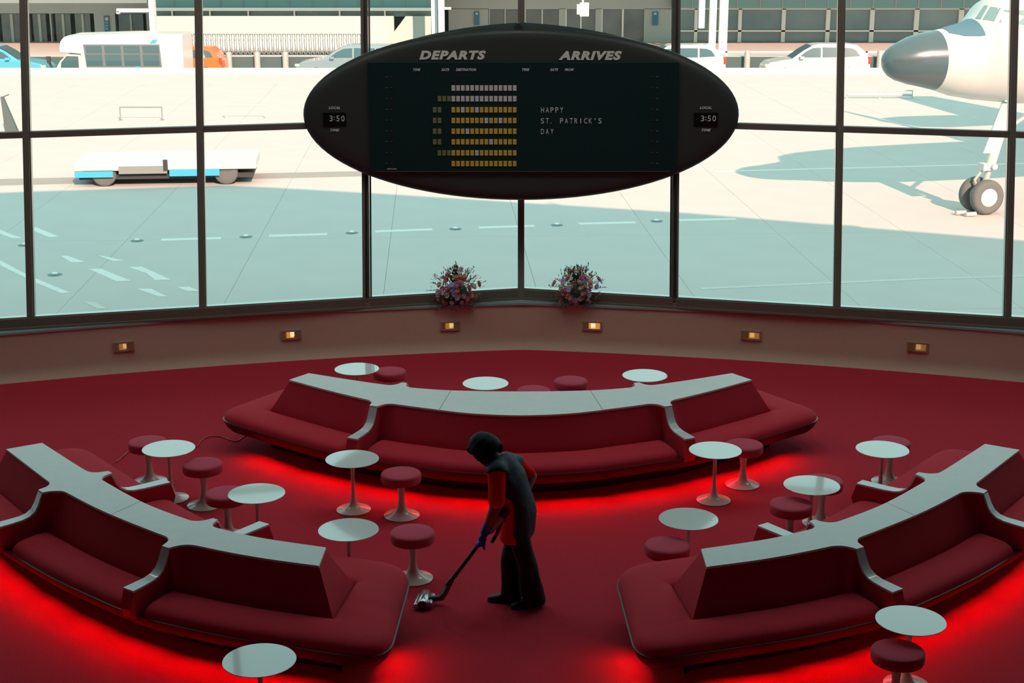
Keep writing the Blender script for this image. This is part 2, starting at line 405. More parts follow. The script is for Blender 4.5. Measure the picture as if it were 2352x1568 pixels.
# ================================================================== sofas
def sofa(O, I, arms, seams, label, SO=.55, SI=.68, SEO=(.60, .60), SEI=(.60, .60), glow=1.0, corners=''):
    """double-sided curved sofa. O / I: plan points of the outer and inner edge of the spine top."""
    N = 161
    O = spline([Vector((p[0], p[1], 0)) for p in O], N); I = spline([Vector((p[0], p[1], 0)) for p in I], N)
    L = sum((O[i+1]-O[i]).length for i in range(N-1))
    def normals(C, away):
        out = []
        for i in range(N):
            t = (C[min(i+1, N-1)]-C[max(i-1, 0)]).normalized(); n = Vector((-t.y, t.x, 0))
            if n.dot(C[i]-away[i]) < 0: n = -n
            out.append(n)
        return out
    nO, nI = normals(O, I), normals(I, O)
    def ext(C, n, d, e, e1=None):
        e1 = e if e1 is None else e1
        Q = [C[i]+n[i]*d for i in range(N)]
        a = (Q[0]-Q[2]).normalized(); b = (Q[-1]-Q[-3]).normalized()
        return resample([Q[0]+a*e]+Q+[Q[-1]+b*e1], N)
    bO, bI = ext(O, nO, .14, .16), ext(I, nI, .14, .16)           # foot of the backrest
    ZTOPS, ZS, W2, RF = .76, .42, .045, .13
    cen = (O[N//2]+I[N//2])/2
    root = thing('curved_sofa', Vector((cen.x, cen.y, 0)), label, 'sofa', 'curved double-sided lounge sofas')
    # stations with extra density at the arms
    F = sorted(set([round(i/90, 5) for i in range(91)]+[round(a+d/L, 5) for a in arms for d in [x*.012-.24 for x in range(41)]]+[round(s, 5) for s in seams]))
    def at(C, f):
        x = max(0, min(N-1.0001, f*(N-1))); i = int(x); return C[i].lerp(C[i+1], x-i)
    def nat(n, f):
        x = max(0, min(N-1.0001, f*(N-1))); i = int(x); return n[i].lerp(n[i+1], x-i).normalized()
    def flare(f):
        r = 0
        for a in arms:
            d = abs(f-a)*L-W2
            if d <= 0: r = max(r, RF+.015)
            elif d < RF: r = max(r, RF-math.sqrt(max(0, RF*RF-(RF-d)**2)))
        return r
    tO = [at(O, f)+nat(nO, f)*flare(f) for f in F]; tI = [at(I, f)+nat(nI, f)*flare(f) for f in F]
    # backrest / spine
    Z = lambda P, z: [Vector((p.x, p.y, z)) for p in P]
    def loop(A, B): return A+B[::-1]
    BO = [at(bO, f)+nat(nO, f)*min(.04, .3*flare(f)) for f in F]; BI = [at(bI, f)+nat(nI, f)*min(.04, .3*flare(f)) for f in F]
    top = loop(tO, tI); bas = loop(BO, BI)
    rings = [Z(bas, .30), Z(bas, ZS)]
    for k_ in (.25, .5, .75, .95): rings.append([Vector((a.x+(b.x-a.x)*k_, a.y+(b.y-a.y)*k_, ZS+(ZTOPS-.02-ZS)*k_)) for a, b in zip(bas, top)])
    rings.append(Z(top, ZTOPS-.018))
    mb = MB()
    n = len(top); h = len(F)
    vs = [p for r in rings for p in r]; fs = []
    for i in range(len(rings)-1):
        for j in range(n): fs.append((i*n+j, i*n+(j+1) % n, (i+1)*n+(j+1) % n, (i+1)*n+j))
    e = (len(rings)-1)*n
    for j in range(h-1): fs.append((e+j, e+j+1, e+n-2-j, e+n-1-j))
    mb.add(vs, fs); mb.build('backrest', M_fabric, root, 35)
    # white top in panels
    cuts = [0]+list(seams)+[1]
    for a, b in zip(cuts[:-1], cuts[1:]):
        idx = [i for i, f in enumerate(F) if a-1e-6 <= f <= b+1e-6]
        g = .004/L
        P, Q = [], []
        for i in idx:
            f = min(max(F[i], a+(g if a > 0 else 0)), b-(g if b < 1 else 0))
            P.append(at(O, f)+nat(nO, f)*(flare(f)+.006)); Q.append(at(I, f)+nat(nI, f)*(flare(f)+.006))
        m2 = MB(); m_ = len(P)
        vs = Z(P, ZTOPS)+Z(Q, ZTOPS)+Z(P, ZTOPS-.018)+Z(Q, ZTOPS-.018); fs = []
        for j in range(m_-1):
            fs += [(j, j+1, m_+j+1, m_+j), (2*m_+j, 3*m_+j, 3*m_+j+1, 2*m_+j+1), (j, 2*m_+j, 2*m_+j+1, j+1), (m_+j, m_+j+1, 3*m_+j+1, 3*m_+j)]
        fs += [(0, m_, 3*m_, 2*m_), (m_-1, 3*m_-1, 4*m_-1, 2*m_-1)]
        m2.add(vs, fs); tag(m2.build('top_panel', M_cap, root, 30), 'white laminate top panel')
    # full loop of (foot, edge) pairs round the seat
    def bez(p, c, q, n_): return [p.lerp(c, t).lerp(c.lerp(q, t), t) for t in [k_/n_ for k_ in range(n_+1)]]
    RC = .30
    def corner(Aend, Adir, Bend, Bdir): pass
    def sidepairs(C, n_, S, e, tg):
        tA, tB = (C[0]-C[2]).normalized(), (C[-1]-C[-3]).normalized()
        out = []
        for t_, i_, e_ in ((tA, 0, e[0]),):
            out += [(C[i_]+n_[i_]*.14+t_*(.16*k_/5), C[i_]+n_[i_]*S+t_*((e_-RC)*k_/5), tg, -.01*k_) for k_ in range(5, 0, -1)]
        out += [(C[i_]+n_[i_]*.14, C[i_]+n_[i_]*S, tg, i_/(N-1)) for i_ in range(N)]
        out += [(C[-1]+n_[-1]*.14+tB*(.16*k_/5), C[-1]+n_[-1]*S+tB*((e[1]-RC)*k_/5), tg, 1+.01*k_) for k_ in range(1, 6)]
        return out, C[0]+n_[0]*S+tA*e[0], C[-1]+n_[-1]*S+tB*e[1]
    LO, kO0, kO1 = sidepairs(O, nO, SO, SEO, 'O'); LI, kI0, kI1 = sidepairs(I, nI, SI, SEI, 'I')
    bO, bI, cO = [q[0] for q in LO], [q[0] for q in LI], [q[1] for q in LO]; cI = [q[1] for q in LI]
    def endline(p, q): d = (q-p).normalized(); return [(p+d*RC).lerp(q-d*RC, k_/14) for k_ in range(15)]
    lp = []   # (foot, edge, side, f)
    lp += LO
    E1 = endline(kO1, kI1)
    for p in bez(cO[-1], kO1, E1[0], 10)[1:-1]: lp.append((bO[-1], p, 'B', 1))
    for k_, p in enumerate(E1): lp.append((bO[-1].lerp(bI[-1], k_/14), p, 'B', 1))
    for p in bez(E1[-1], kI1, cI[-1], 10)[1:-1]: lp.append((bI[-1], p, 'B', 1))
    lp += LI[::-1]
    E0 = endline(kI0, kO0)
    for p in bez(cI[0], kI0, E0[0], 10)[1:-1]: lp.append((bI[0], p, 'A', 0))
    for k_, p in enumerate(E0): lp.append((bI[0].lerp(bO[0], k_/14), p, 'A', 0))
    for p in bez(E0[-1], kO0, cO[0], 10)[1:-1]: lp.append((bO[0], p, 'A', 0))
    # shell
    def ring(kk, z, out=0.): 
        r = []
        for ft, ed, _, _ in lp:
            d = ft-ed; l = d.length or 1; r.append(Vector((ed.x, ed.y, 0))+d*min(1, kk/l)+Vector((0, 0, z)))
        return r
    MB().loft([ring(.30, .33), ring(.02, .335), ring(-.004, .328), ring(.004, .30), ring(.022, .262), ring(.05, .235), ring(.07, .215), ring(.085, .215), ring(.09, .252), ring(.30, .255)]).build('shell', M_hull, root, 50)
    MB().loft([ring(.0, .343), ring(-.012, .340), ring(-.012, .328), ring(.0, .325)], cap0=False, cap1=False).build('lip', M_lip, root, 50)
    MB().loft([ring(.50, 0), ring(.44, .256)]).build('plinth', M_plinth, root, 50)
    # seat pads
    def pad(sel):
        sel = [lp[i] for i in sel]; m_ = len(sel)
        s = [0.]
        for i in range(1, m_): s.append(s[-1]+(sel[i][1]-sel[i-1][1]).length)
        prof = [(0, .342), (.006, .372), (.025, .396), (.055, .412), (.10, .424), (.18, .432), (-.14, .436), (-.05, .430), (-.015, .412), (-.002, .37)]
        rings = []
        for i, (ft, ed, _, _) in enumerate(sel):
            d = min(s[i], s[-1]-s[i]); R = .08; cut = R-math.sqrt(max(0, R*R-(R-d)**2)) if d < R else 0
            hgt = math.sqrt(max(.05, 1-((.05-d)/.05)**2)) if d < .05 else 1
            v = ft-ed; l = v.length; u = v/l if l else v; r = []
            for e_, z in prof:
                dist = cut+e_ if e_ >= 0 else l+e_
                dist = max(cut, min(dist, l))
                q = Vector((ed.x, ed.y, 0))+u*dist; zz = .342+(z-.342)*hgt
                mk = max(0, noise.noise(Vector((s[i]*1.3+7*ed.x, 3.1, cen.x)))-.05)*hgt
                zz += .010*mk*math.sin(s[i]*2*PI/.085+dist*9)*max(0, 1-abs(dist/max(l, .01)-.45)*2)
                zz += .003*noise.noise(Vector((q.x*2.3, q.y*2.3, 1.7)))
                r.append(Vector((q.x, q.y, zz)))
            rings.append(r)
        mb = MB(); mb.loft(rings); mb.build('seat_pad', M_fabric, root, 60)
    gap = (W2+.006)/L
    a0, a1 = arms
    nl = len(lp)
    pad([i for i in range(nl) if lp[i][2] == 'O' and a0+gap < lp[i][3] < a1-gap])
    pad([i for i in range(nl) if lp[i][2] == 'I' and a0+gap < lp[i][3] < a1-gap])
    iO1 = [i for i in range(nl) if lp[i][2] == 'O' and lp[i][3] > a1+gap]; iI1 = [i for i in range(nl) if lp[i][2] == 'I' and lp[i][3] > a1+gap]
    pad(list(range(iO1[0], iI1[-1]+1)))
    iI0 = [i for i in range(nl) if lp[i][2] == 'I' and lp[i][3] < a0-gap]; iO0 = [i for i in range(nl) if lp[i][2] == 'O' and lp[i][3] < a0-gap]
    pad(list(range(iI0[0], nl))+list(range(0, iO0[-1]+1)))
    # arms
    for C, nn, S in ((O, nO, SO), (I, nI, SI)):
        for a in arms:
            p = at(C, a); d = nat(nn, a); t = Vector((-d.y, d.x, 0)); out = S+.02
            prof = [(-.12, .745), (.10, .745), (.150, .742), (.170, .70), (.192, .65), (.225, .60), (.275, .567), (.34, .552), (.44, .546), (out, .542)]
            w = lambda x: .040+.018*max(0, min(1, (x-.15)/.35))
            ringL = []
            mb = MB(); body = prof+[(out+.045, .40), (out+.01, .31), (out-.10, .28), (-.12, .28)]
            A = [p+d*x+t*(w(x)-.002)+Vector((0, 0, z-.012 if i < len(prof) else z)) for i, (x, z) in enumerate(body)]
            B = [p+d*x-t*(w(x)-.002)+Vector((0, 0, z-.012 if i < len(prof) else z)) for i, (x, z) in enumerate(body)]
            mb.loft([A, B]); ar = mb.build('arm', M_fabric, root)
            mb = MB(); pr = prof[2:]
            up = [(pr[i], (Vector((pr[min(i+1, len(pr)-1)][0]-pr[max(i-1, 0)][0], pr[min(i+1, len(pr)-1)][1]-pr[max(i-1, 0)][1])).normalized())) for i in range(len(pr))]
            rings = []
            for (x, z), tt in up:
                n2 = (-tt.y, tt.x); h2 = .012
                q0 = (x-n2[0]*.012, z-n2[1]*.012); q1 = (x+n2[0]*.004, z+n2[1]*.004)
                rings.append([p+d*q[0]+t*(sg*w(x))+Vector((0, 0, q[1])) for q, sg in ((q0, -1), (q0, 1), (q1, 1), (q1, -1))])
            mb.loft(rings); tag(mb.build('arm_cap', M_armcap, ar, 40), 'white laminate arm cap')
    # red light tubes tucked under the lip of the outer side
    M_tube = mat('red light tube', (.8, .05, .05), .4, emis=(1, .01, .02), estr=.6)
    at2 = lambda C, f: C[int(round(f*(len(C)-1)))]
    spans = [(at2(cO, a), at2(bO, a), at2(cO, b), at2(bO, b)) for a, b in [(.012+.976*k_/8+.004, .012+.976*(k_+1)/8-.004) for k_ in range(8)]]
    iB = [i for i in range(nl) if lp[i][2] == 'B']; iA = [i for i in range(nl) if lp[i][2] == 'A'][::-1]
    for c_ in corners:
        q = {'B': iB, 'A': iA}[c_]
        for u_, w_ in ((0, 4), (4, 9), (9, 16)): spans.append((lp[q[u_]][1], lp[q[u_]][0], lp[q[w_]][1], lp[q[w_]][0]))
    for e0, b0, e1, b1 in spans:
        d0, d1 = (b0-e0).normalized(), (b1-e1).normalized(); z_ = Vector((0, 0, .240))
        P = [e0+d0*.14+z_, e1+d1*.14+z_]; dd = P[1]-P[0]
        MB().tube([p+(d_*.035) for p, d_ in zip(P, (d0, d1))], .008, 8).build('light_tube', M_tube, root, 60)
        ld = bpy.data.lights.new('red_underglow', 'AREA'); ld.shape = 'RECTANGLE'; ld.size = dd.length; ld.size_y = .04
        ld.energy = GLOW*glow*ld.size; ld.color = (1, .010, .022); ld.spread = math.radians(125)
        lo = bpy.data.objects.new('red_underglow', ld); COL.objects.link(lo); lo.parent = root
        od = -(d0+d1).normalized(); lo.location = (P[0]+P[1])/2+od*.012-root.location-Vector((0, 0, .012))
        zax = -(od*.75-Vector((0, 0, 1))*.66).normalized(); xax = dd.normalized(); xax = (xax-zax*xax.dot(zax)).normalized(); yax = zax.cross(xax)
        lo.rotation_euler = Matrix((xax, yax, zax)).transposed().to_euler()
    return root

bx0 = .09
hf = [(0, 14.296), (.50, 14.36), (.93, 14.518), (1.31, 14.68), (1.53, 14.79), (1.92, 15.07), (2.46, 15.51)]
hr = [(0, 15.08), (.45, 15.095), (.85, 15.14), (1.30, 15.27), (1.75, 15.47), (2.29, 15.75)]
BO_ = [(bx0-x, y) for x, y in hf[::-1]]+[(bx0+x, y) for x, y in hf[1:]]
BI_ = [(bx0-x, y) for x, y in hr[::-1]]+[(bx0+x, y) for x, y in hr[1:]]
sofa(BO_, BI_, (.232, .768), (.35, .65), 'long curved red sofa between the woman and the window wall, under the flight board', SI=.56)
lo_ = [(-4.67, 13.29), (-3.98, 12.38), (-3.81, 12.19), (-3.33, 11.71), (-2.68, 11.17), (-2.37, 10.985), (-1.92, 10.79), (-1.457, 10.64)]
li_ = [(-4.40, 13.46), (-3.93, 12.88), (-3.76, 12.68), (-3.11, 11.95), (-2.557, 11.49), (-2.34, 11.36), (-1.99, 11.175), (-1.45, 10.98)]
sofa(lo_, li_, (.290, .705), (.50,), 'curved red sofa whose rounded end faces the vacuum cleaner head', SO=.52, SEO=(.60, .76), SEI=(.74, .43), corners='B')
sofa([(-x+.01, y-.02) for x, y in lo_][::-1], [(-x+.02, y-.03) for x, y in li_][::-1], (.295, .71), (.50,), 'curved red sofa with a white table and a dark stool close to its outer side', SO=.52, SEO=(.76, .60), SEI=(.43, .74), corners='A')

# ================================================================== tulip tables and stools
def make_table():
    r = thing('pedestal_table', (0, 0, 0), '', 'table', 'white pedestal tables')
    MB().lathe([(.165, 0), (.166, .006), (.15, .012), (.11, .02), (.07, .036), (.045, .058), (.030, .09), (.0215, .14), (.018, .22), (.0175, .34), (.022, .44), (.032, .49), (.045, .505)], 40).build('base', M_tulip, r, 50)
    MB().lathe([(.05, .500), (.20, .505), (.243, .510), (.254, .515), (.255, .518), (.253, .520)], 64).build('top', M_top, r, 30)
    return r
def make_stool():
    r = thing('pedestal_stool', (0, 0, 0), '', 'stool', 'red pedestal stools')
    MB().lathe([(.170, 0), (.171, .006), (.155, .013), (.12, .022), (.085, .038), (.058, .062), (.042, .095), (.033, .14), (.030, .20), (.035, .26), (.045, .305), (.057, .335), (.09, .342)], 40).build('base', M_tulip, r, 50)
    MB().lathe([(.12, .340), (.172, .341), (.184, .346), (.190, .358), (.192, .375), (.192, .408), (.190, .420), (.183, .430), (.170, .435), (.10, .439), (.03, .440)], 48).build('seat', M_stool, r, 60)
    return r
TB, ST = make_table(), make_stool()
tables = [((819.7, 847), 'white round pedestal table with a rose stool tucked at its side, behind the long sofa'),
          ((1115.3, 880), 'white round pedestal table behind the middle of the long sofa'),
          ((1481.3, 862), 'lone white round pedestal table behind the long sofa, past the two stools'),
          ((809, 1053.5), 'white round pedestal table with its foot in view, ahead of the long sofa'),
          ((800.4, 1216), 'white pedestal table with a mullion reflection behind the sofa end nearest the vacuum'),
          ((387.4, 1029.5), 'white round pedestal table between two stools by the power cord'),
          ((589.5, 1132.8), 'white round pedestal table partly covering a stool beside a sofa armrest'),
          ((1643, 1033.5), 'white round pedestal table touching the long sofa armrest, with a stool right behind it'),
          ((1864.5, 1114), 'white round pedestal table between two stools, a dark mullion reflection across its middle'),
          ((2026.8, 1031.4), 'white round pedestal table by a sofa armrest, a stool hidden behind it'),
          ((1581.4, 1191), 'white round pedestal table with the corner of the window reflected in it, behind a stool'),
          ((2091.9, 1424.4), 'white round pedestal table on the glowing carpet above a dark stool'),
          ((595.8, 1515.5), 'big white round pedestal table alone on the glowing red carpet outside the sofa')]
stools = [((895, 850), 'rose pedestal stool beside a white table behind the long sofa'),
          ((1225.6, 893.5), 'rose pedestal stool showing only its seat over the back of the long sofa'),
          ((1311, 871.5), 'rose pedestal stool standing free behind the long sofa'),
          ((338.7, 1011), 'red pedestal stool half behind a white table, at the power cord'),
          ((465, 1062), 'red pedestal stool standing alone between two white tables, foot fully in view'),
          ((520, 1129), 'red pedestal stool tucked under a white table beside the sofa armrest'),
          ((921, 1084), 'red pedestal stool on the glowing carpet ahead of the long sofa, behind the woman'),
          ((947, 1219), 'red pedestal stool between the vacuum cleaner head and a white table'),
          ((1709, 1018), 'red pedestal stool behind the white table at the long sofa armrest'),
          ((2047, 1011.5), 'rose pedestal stool mostly hidden behind the farthest white table of its row'),
          ((1890, 1100.6), 'rose pedestal stool behind the white table with the striped reflection'),
          ((1817, 1154), 'red pedestal stool beside the white table with the striped reflection, near an armrest'),
          ((1533, 1248), 'red pedestal stool half hidden by the rounded sofa end'),
          ((2063, 1490), 'dark red pedestal stool on the glowing carpet below a white table')]
for proto, lst, z in ((TB, tables, .52), (ST, stools, .44)):
    for i, (px, lab) in enumerate(lst):
        c = proto if i == 0 else copy_tree(proto)
        p = bp(*px, z); c.location = (p.x, p.y, .002); c['label'] = lab

# ================================================================== flight board
YB = 19.3
def B2(u, v, y=YB): return by(u, v, y)
cb = B2(1197, 266); hw = (B2(1699, 270)-B2(694, 270)).x/2; hh = (B2(1197, 66).z-B2(1197, 464).z)/2
board = thing('flight_board', cb, 'big black oval split-flap flight board reading DEPARTS and ARRIVES', 'flight board')
M_shell = mat('black board shell', (.048, .056, .053), .42, spec=.35)
M_panel = mat('dark board panel', (.008, .030, .033), .5, spec=.25, vary=.1, scale=4)
M_recess = mat('clock window', (.004, .008, .009), .3)
def ell(s, y, n=96): return [Vector((cb.x+hw*s*math.cos(2*PI*i/n), y, cb.z+hh*s*math.sin(2*PI*i/n))) for i in range(n)]
MB().loft([ell(.02, YB+.01), ell(.5, YB+.005), ell(.86, YB), ell(.93, YB+.010), ell(.965, YB+.03), ell(.985, YB+.055), ell(.998, YB+.08), ell(1.0, YB+.10), ell(.985, YB+.125), ell(.93, YB+.14), ell(.60, YB+.15), ell(.46, YB+.30), ell(.40, YB+.36), ell(.02, YB+.40)]).build('shell', M_shell, board, 60)
p0, p1 = B2(845, 143), B2(1553, 393)
pan = MB().box(((p0.x+p1.x)/2, YB-.005, (p0.z+p1.z)/2), (p1.x-p0.x, .05, p0.z-p1.z)).build('panel', M_panel, board, bevel=.004)
MB().box(((p0.x+p1.x)/2, YB-.035, p1.z+.003), ((p1.x-p0.x)*.96, .012, .005)).build('panel_trim', mat('dull metal', (.25, .25, .22), .4, metal=.6), board)
PY = YB-.03
M_let = mat('grey lettering', (.88, .92, .92), .6); M_flapw = mat('white flap', (.85, .83, .84), .6); M_flapy = mat('yellow flap', (.86, .60, .09), .6); M_flapo = mat('olive flap', (.24, .28, .09), .6)
def letter(txt, u0, u1, v0, v1, parent, name='lettering', shear=0., bold=0., y=YB-.004, m=M_let, width=True):
    a, b = B2(u0, v0, y), B2(u1, v1, y)
    me = text_mesh(txt, a.z-b.z, (b.x-a.x) if width else None, shear, bold)
    me.materials.append(m); o = bpy.data.objects.new(name, me); COL.objects.link(o); o.parent = parent
    o.location = Vector(((a.x+b.x)/2, y, (a.z+b.z)/2))-wloc(parent); return o
letter('DEPARTS', 963, 1116, 116, 137, board, shear=.25, bold=.055, y=YB-.006)
letter('ARRIVES', 1283, 1428, 117, 138, board, shear=.25, bold=.055, y=YB-.006)
for t_, a, b in (('TIME', 949, 966), ('GATE', 1014, 1032), ('DESTINATION', 1047, 1094), ('TIME', 1199, 1216), ('GATE', 1264, 1282), ('FROM', 1297, 1318)):
    letter(t_, a, b, 157, 163, pan, shear=.28, bold=.03, y=PY-.004)
flp = {}
def flap_mesh(m):
    if m.name not in flp:
        mb = MB(); w, h = .0450, .067
        mb.box((0, 0, h/4+.0006), (w, .008, h/2-.0012)); mb.box((0, 0, -h/4-.0006), (w, .008, h/2-.0012))
        me = mb.mesh('flap'); me.materials.append(m); flp[m.name] = me
    return flp[m.name]
def flap(u, v, m):
    o = bpy.data.objects.new('flap', flap_mesh(m)); COL.objects.link(o); o.parent = pan; o.location = B2(u, v, PY-.004)-wloc(pan)
rowv = [202, 226.6, 252, 276.6, 301.2, 325.6, 351, 375.6]
for r_, (wh, gate) in enumerate((('all', 0), ('all', 3), ((2, 5), 2), ((7, 10), 2), ((3,), 2), ((8,), 2), ((5,), 3), ((), 0))):
    for c_ in range(14): flap(1041.3+10.83*c_, rowv[r_], M_flapw if wh == 'all' or c_ in wh else M_flapy)
    for g_ in range(gate): flap((1009.5 if gate == 3 else 998.5)+10.8*g_, rowv[r_], M_flapo)
for txt, v in (('HAPPY', 252.5), ("ST. PATRICK'S", 277.5), ('DAY', 302)):
    for i, ch in enumerate(txt):
        if ch == ' ': continue
        u = 1246+11.0*i
        if ch == '.': letter(ch, u-3.5, u-1.5, v+4, v+6, pan, 'letter', y=PY-.004)
        elif ch == "'": letter(ch, u-1, u+1, v-6, v-2, pan, 'letter', y=PY-.004)
        elif ch == 'I': letter(ch, u-.8, u+.8, v-6, v+6, pan, 'letter', y=PY-.004)
        else: letter(ch, u-3.5, u+3.5, v-6, v+6, pan, 'letter', y=PY-.004)
M_ind = mat('indicator teal', (.10, .20, .20), .4); M_indr = mat('indicator red', (.25, .03, .03), .4)
ind = {}
for m in (M_ind, M_indr):
    me = MB().box((0, 0, 0), (.026, .008, .010)).mesh('indicator'); me.materials.append(m); ind[m.name] = me
for i, v in enumerate([177]+rowv):
    for u, m in ((888, M_ind), (899, M_indr), (1497, M_indr), (1509, M_ind)):
        o = bpy.data.objects.new('indicator', ind[m.name]); COL.objects.link(o); o.parent = pan; o.location = B2(u, v-.5, PY-.003)-wloc(pan)
letter('solari·udine', 889, 911, 386, 389, pan, y=PY-.004, bold=.02)
for u0 in (768.5, 1621.5):
    a, b = B2(u0-27, 258), B2(u0+27, 290)
    cw = MB().box(((a.x+b.x)/2, YB-.001, (a.z+b.z)/2), (b.x-a.x, .016, a.z-b.z)).build('clock_window', M_recess, board, bevel=.003)
    letter('LOCAL', u0-14, u0+13, 244.5, 250.5, board, shear=.28, bold=.03, y=YB-.004)
    letter('TIME', u0-10, u0+11, 296, 302, board, shear=.28, bold=.03, y=YB-.004)
    for ch, du, w_ in (('3', -8, 3.6), (':', -.5, 1.2), ('5', 7.5, 3.6), ('0', 19, 3.8)):
        h_ = 6.5 if ch != ':' else 4
        letter(ch, u0+du-w_, u0+du+w_, 272-h_, 272+h_, cw, 'digit', y=YB-.012)
# rear clamshell crest, latch and bracket to the corner mullion
def crest(y, dz, n=60):
    out = []
    for i in range(n+1):
        t = -1+2*i/n; x = hw*.60*t; z = hh*math.sqrt(1-(.60*t)**2)
        out.append(Vector((cb.x+x, y, cb.z+z*.985+dz*(1-abs(t))**1.0)))
    return out
A = crest(YB+.115, .075); Bk = crest(YB+.20, .06)
mb = MB(); mb.loft([[a-Vector((0, 0, .10)), a, b, b-Vector((0, 0, .16))] for a, b in zip(A, Bk)]); mb.build('crest', mat('sky tinted rim', (.10, .15, .15), .3), board, 30)  # teal of the sky-lit top edge is put into the crest colour
l0 = B2(1191, 64, YB+.1)
mb = MB(); mb.box(l0, (.10, .12, .06)); mb.lathe([(.035, -.05), (.035, .05)], 16, l0+Vector((0, 0, .03)), Matrix.Rotation(PI/2, 3, 'X')); mb.build('latch', M_shell, board, 40)
yw = winy(CX, cb.z)-.085
mb = MB(); mb.box((CX, (YB+.38+yw)/2, cb.z), (.10, yw-YB-.38, .22)); mb.box((CX, yw-.01, cb.z), (.20, .02, .40)); mb.build('wall_bracket', M_frame, board)

# ================================================================== step lights in the low wall
M_slat = mat('bronze louvre', (.55, .36, .18), .45, metal=.3); M_sfr = mat('brown light frame', (.50, .33, .25), .7)
steps = [(285, 795, 1, 'recessed louvred wall light, glowing amber, at the low wall below the slanted paint marks'),
         (669, 768, 3.5, 'bright recessed louvred wall light between the steel post and the slanted paint marks'),
         (1034, 747.5, 1.5, 'recessed louvred wall light beneath the bouquet nearer the bus'),
         (1360, 747.5, 4, 'brightest recessed louvred wall light, beneath the bouquet nearer the aircraft'),
         (1725, 769.5, 1, 'recessed louvred wall light past the steel post on the aircraft side'),
         (2107, 796.5, .5, 'dimmest recessed louvred wall light, with an orange glow, under the aircraft')]
for u, v, st_, lab in steps:
    d = ray(u, v); t = 17.
    for _ in range(40):
        p = d*t+Vector((0, 0, CAMH)); t += (wally(p.x)+.045-p.y)/d.y
    p = d*t+Vector((0, 0, CAMH)); sl_ = (wally(p.x+.05)-wally(p.x-.05))/.1; an = math.atan(sl_)
    R = Matrix.Rotation(an, 3, 'Z')
    r = thing('step_light', p, lab, 'wall light', 'recessed louvred wall lights')
    Lc = lambda x, y, z: p+R @ Vector((x, y, z))
    W_, H_ = .235, .105
    mb = MB()
    for x, z, sx, sz in ((0, H_/2, W_+.02, .02), (0, -H_/2, W_+.02, .02), (-W_/2, 0, .02, H_), (W_/2, 0, .02, H_)): mb.box(Lc(x, -.006, z), (sx, .024, sz), M=R)
    mb.build('frame', M_sfr, r)
    MB().box(Lc(0, -.0015, 0), (W_, .001, H_)).build('back', mat('lamp housing', (.45, .30, .12), .5), r)
    MB().box(Lc(.022, -.006, .0), (.165, .006, .078), M=R).build('lamp', mat('amber lamp %.1f' % st_, (1, .7, .3), .5, emis=(1, .50, .10), estr=.25+st_*.22), r)
    MB().box(Lc(.015, -.009, .002), (.055, .004, .060), M=R).build('bulb', mat('lamp bulb %.1f' % st_, (1, .85, .6), .5, emis=(1, .70, .30), estr=.3+st_*.9), r)
    for k_ in range(6):
        MB().box(Lc(0, -.013, -.04+.016*k_), (W_-.02, .010, .0045), M=R @ Matrix.Rotation(.5, 3, 'X')).build('louvre', M_slat, r)

# ================================================================== bouquets on the sill
def bloom_mesh(kind):
    mb = MB(); rnd = random.Random(kind)
    if kind < 2:          # rose: nested cupped petals
        for layer, (n, rad, tilt_, L) in enumerate(((3, .012, .15, .034), (5, .022, .5, .040), (6, .030, .95, .042))):
            for i in range(n):
                a = 2*PI*i/n+layer*.6; R = Matrix.Rotation(a, 3, 'Z')
                pts = []
                for w_, l in ((-.5, 0), (.5, 0), (.9, .55), (.5, 1), (-.5, 1), (-.9, .55)):
                    x = rad*.35+L*l*math.sin(tilt_)*(.9 if l < 1 else .8); z = -.02+L*l*math.cos(tilt_)*1.0
                    pts.append(R @ Vector((x, w_*.020*(1+.3*layer), z)))
                mb.add(pts, [(0, 1, 2, 5), (5, 2, 3, 4)])
        mb.ellipsoid((0, 0, -.006), (.020, .020, .022), nu=8, nv=5)
    else:                 # open daisy-like bloom
        for i in range(9):
            R = Matrix.Rotation(2*PI*i/9, 3, 'Z')
            mb.add([R @ Vector(q_) for q_ in ((.006, -.006, 0), (.030, -.014, .010), (.046, 0, .006), (.030, .014, .010), (.006, .006, 0))], [(0, 1, 3, 4), (1, 2, 3)])
        mb.ellipsoid((0, 0, .004), (.012, .012, .010), nu=8, nv=5)
    return mb.mesh('blossom', smooth=70)
blooms = [bloom_mesh(k_) for k_ in range(3)]
pal = [(.95, .45, .32), (.92, .52, .50), (.80, .42, .60), (.52, .42, .85), (.62, .76, .98), (.96, .74, .68), (.75, .30, .40), (.22, .20, .65)]
PM = [mat('petal %d' % i, c_, .8, vary=.15, scale=30) for i, c_ in enumerate(pal)]
bl = {(k_, i): None for k_ in range(3) for i in range(len(pal))}
for k_, i in bl:
    me = blooms[k_].copy(); me.materials.clear(); me.materials.append(PM[i]); bl[(k_, i)] = me
M_leaf = mat('dusky green leaf', (.12, .20, .11), .7, vary=.3, scale=20); M_sprig = mat('coral sprig', (.50, .20, .15), .8); M_vase = mat('dark vase', (.03, .05, .045), .35)
def leafpatch(mb, p, d, L, w_):
    d = d.normalized(); s_ = d.cross(Vector((0, 0, 1)))
    if s_.length < .1: s_ = Vector((1, 0, 0))
    s_.normalize(); mb.add([p, p+d*L*.5+s_*w_, p+d*L, p+d*L*.5-s_*w_], [(0, 1, 2, 3)])
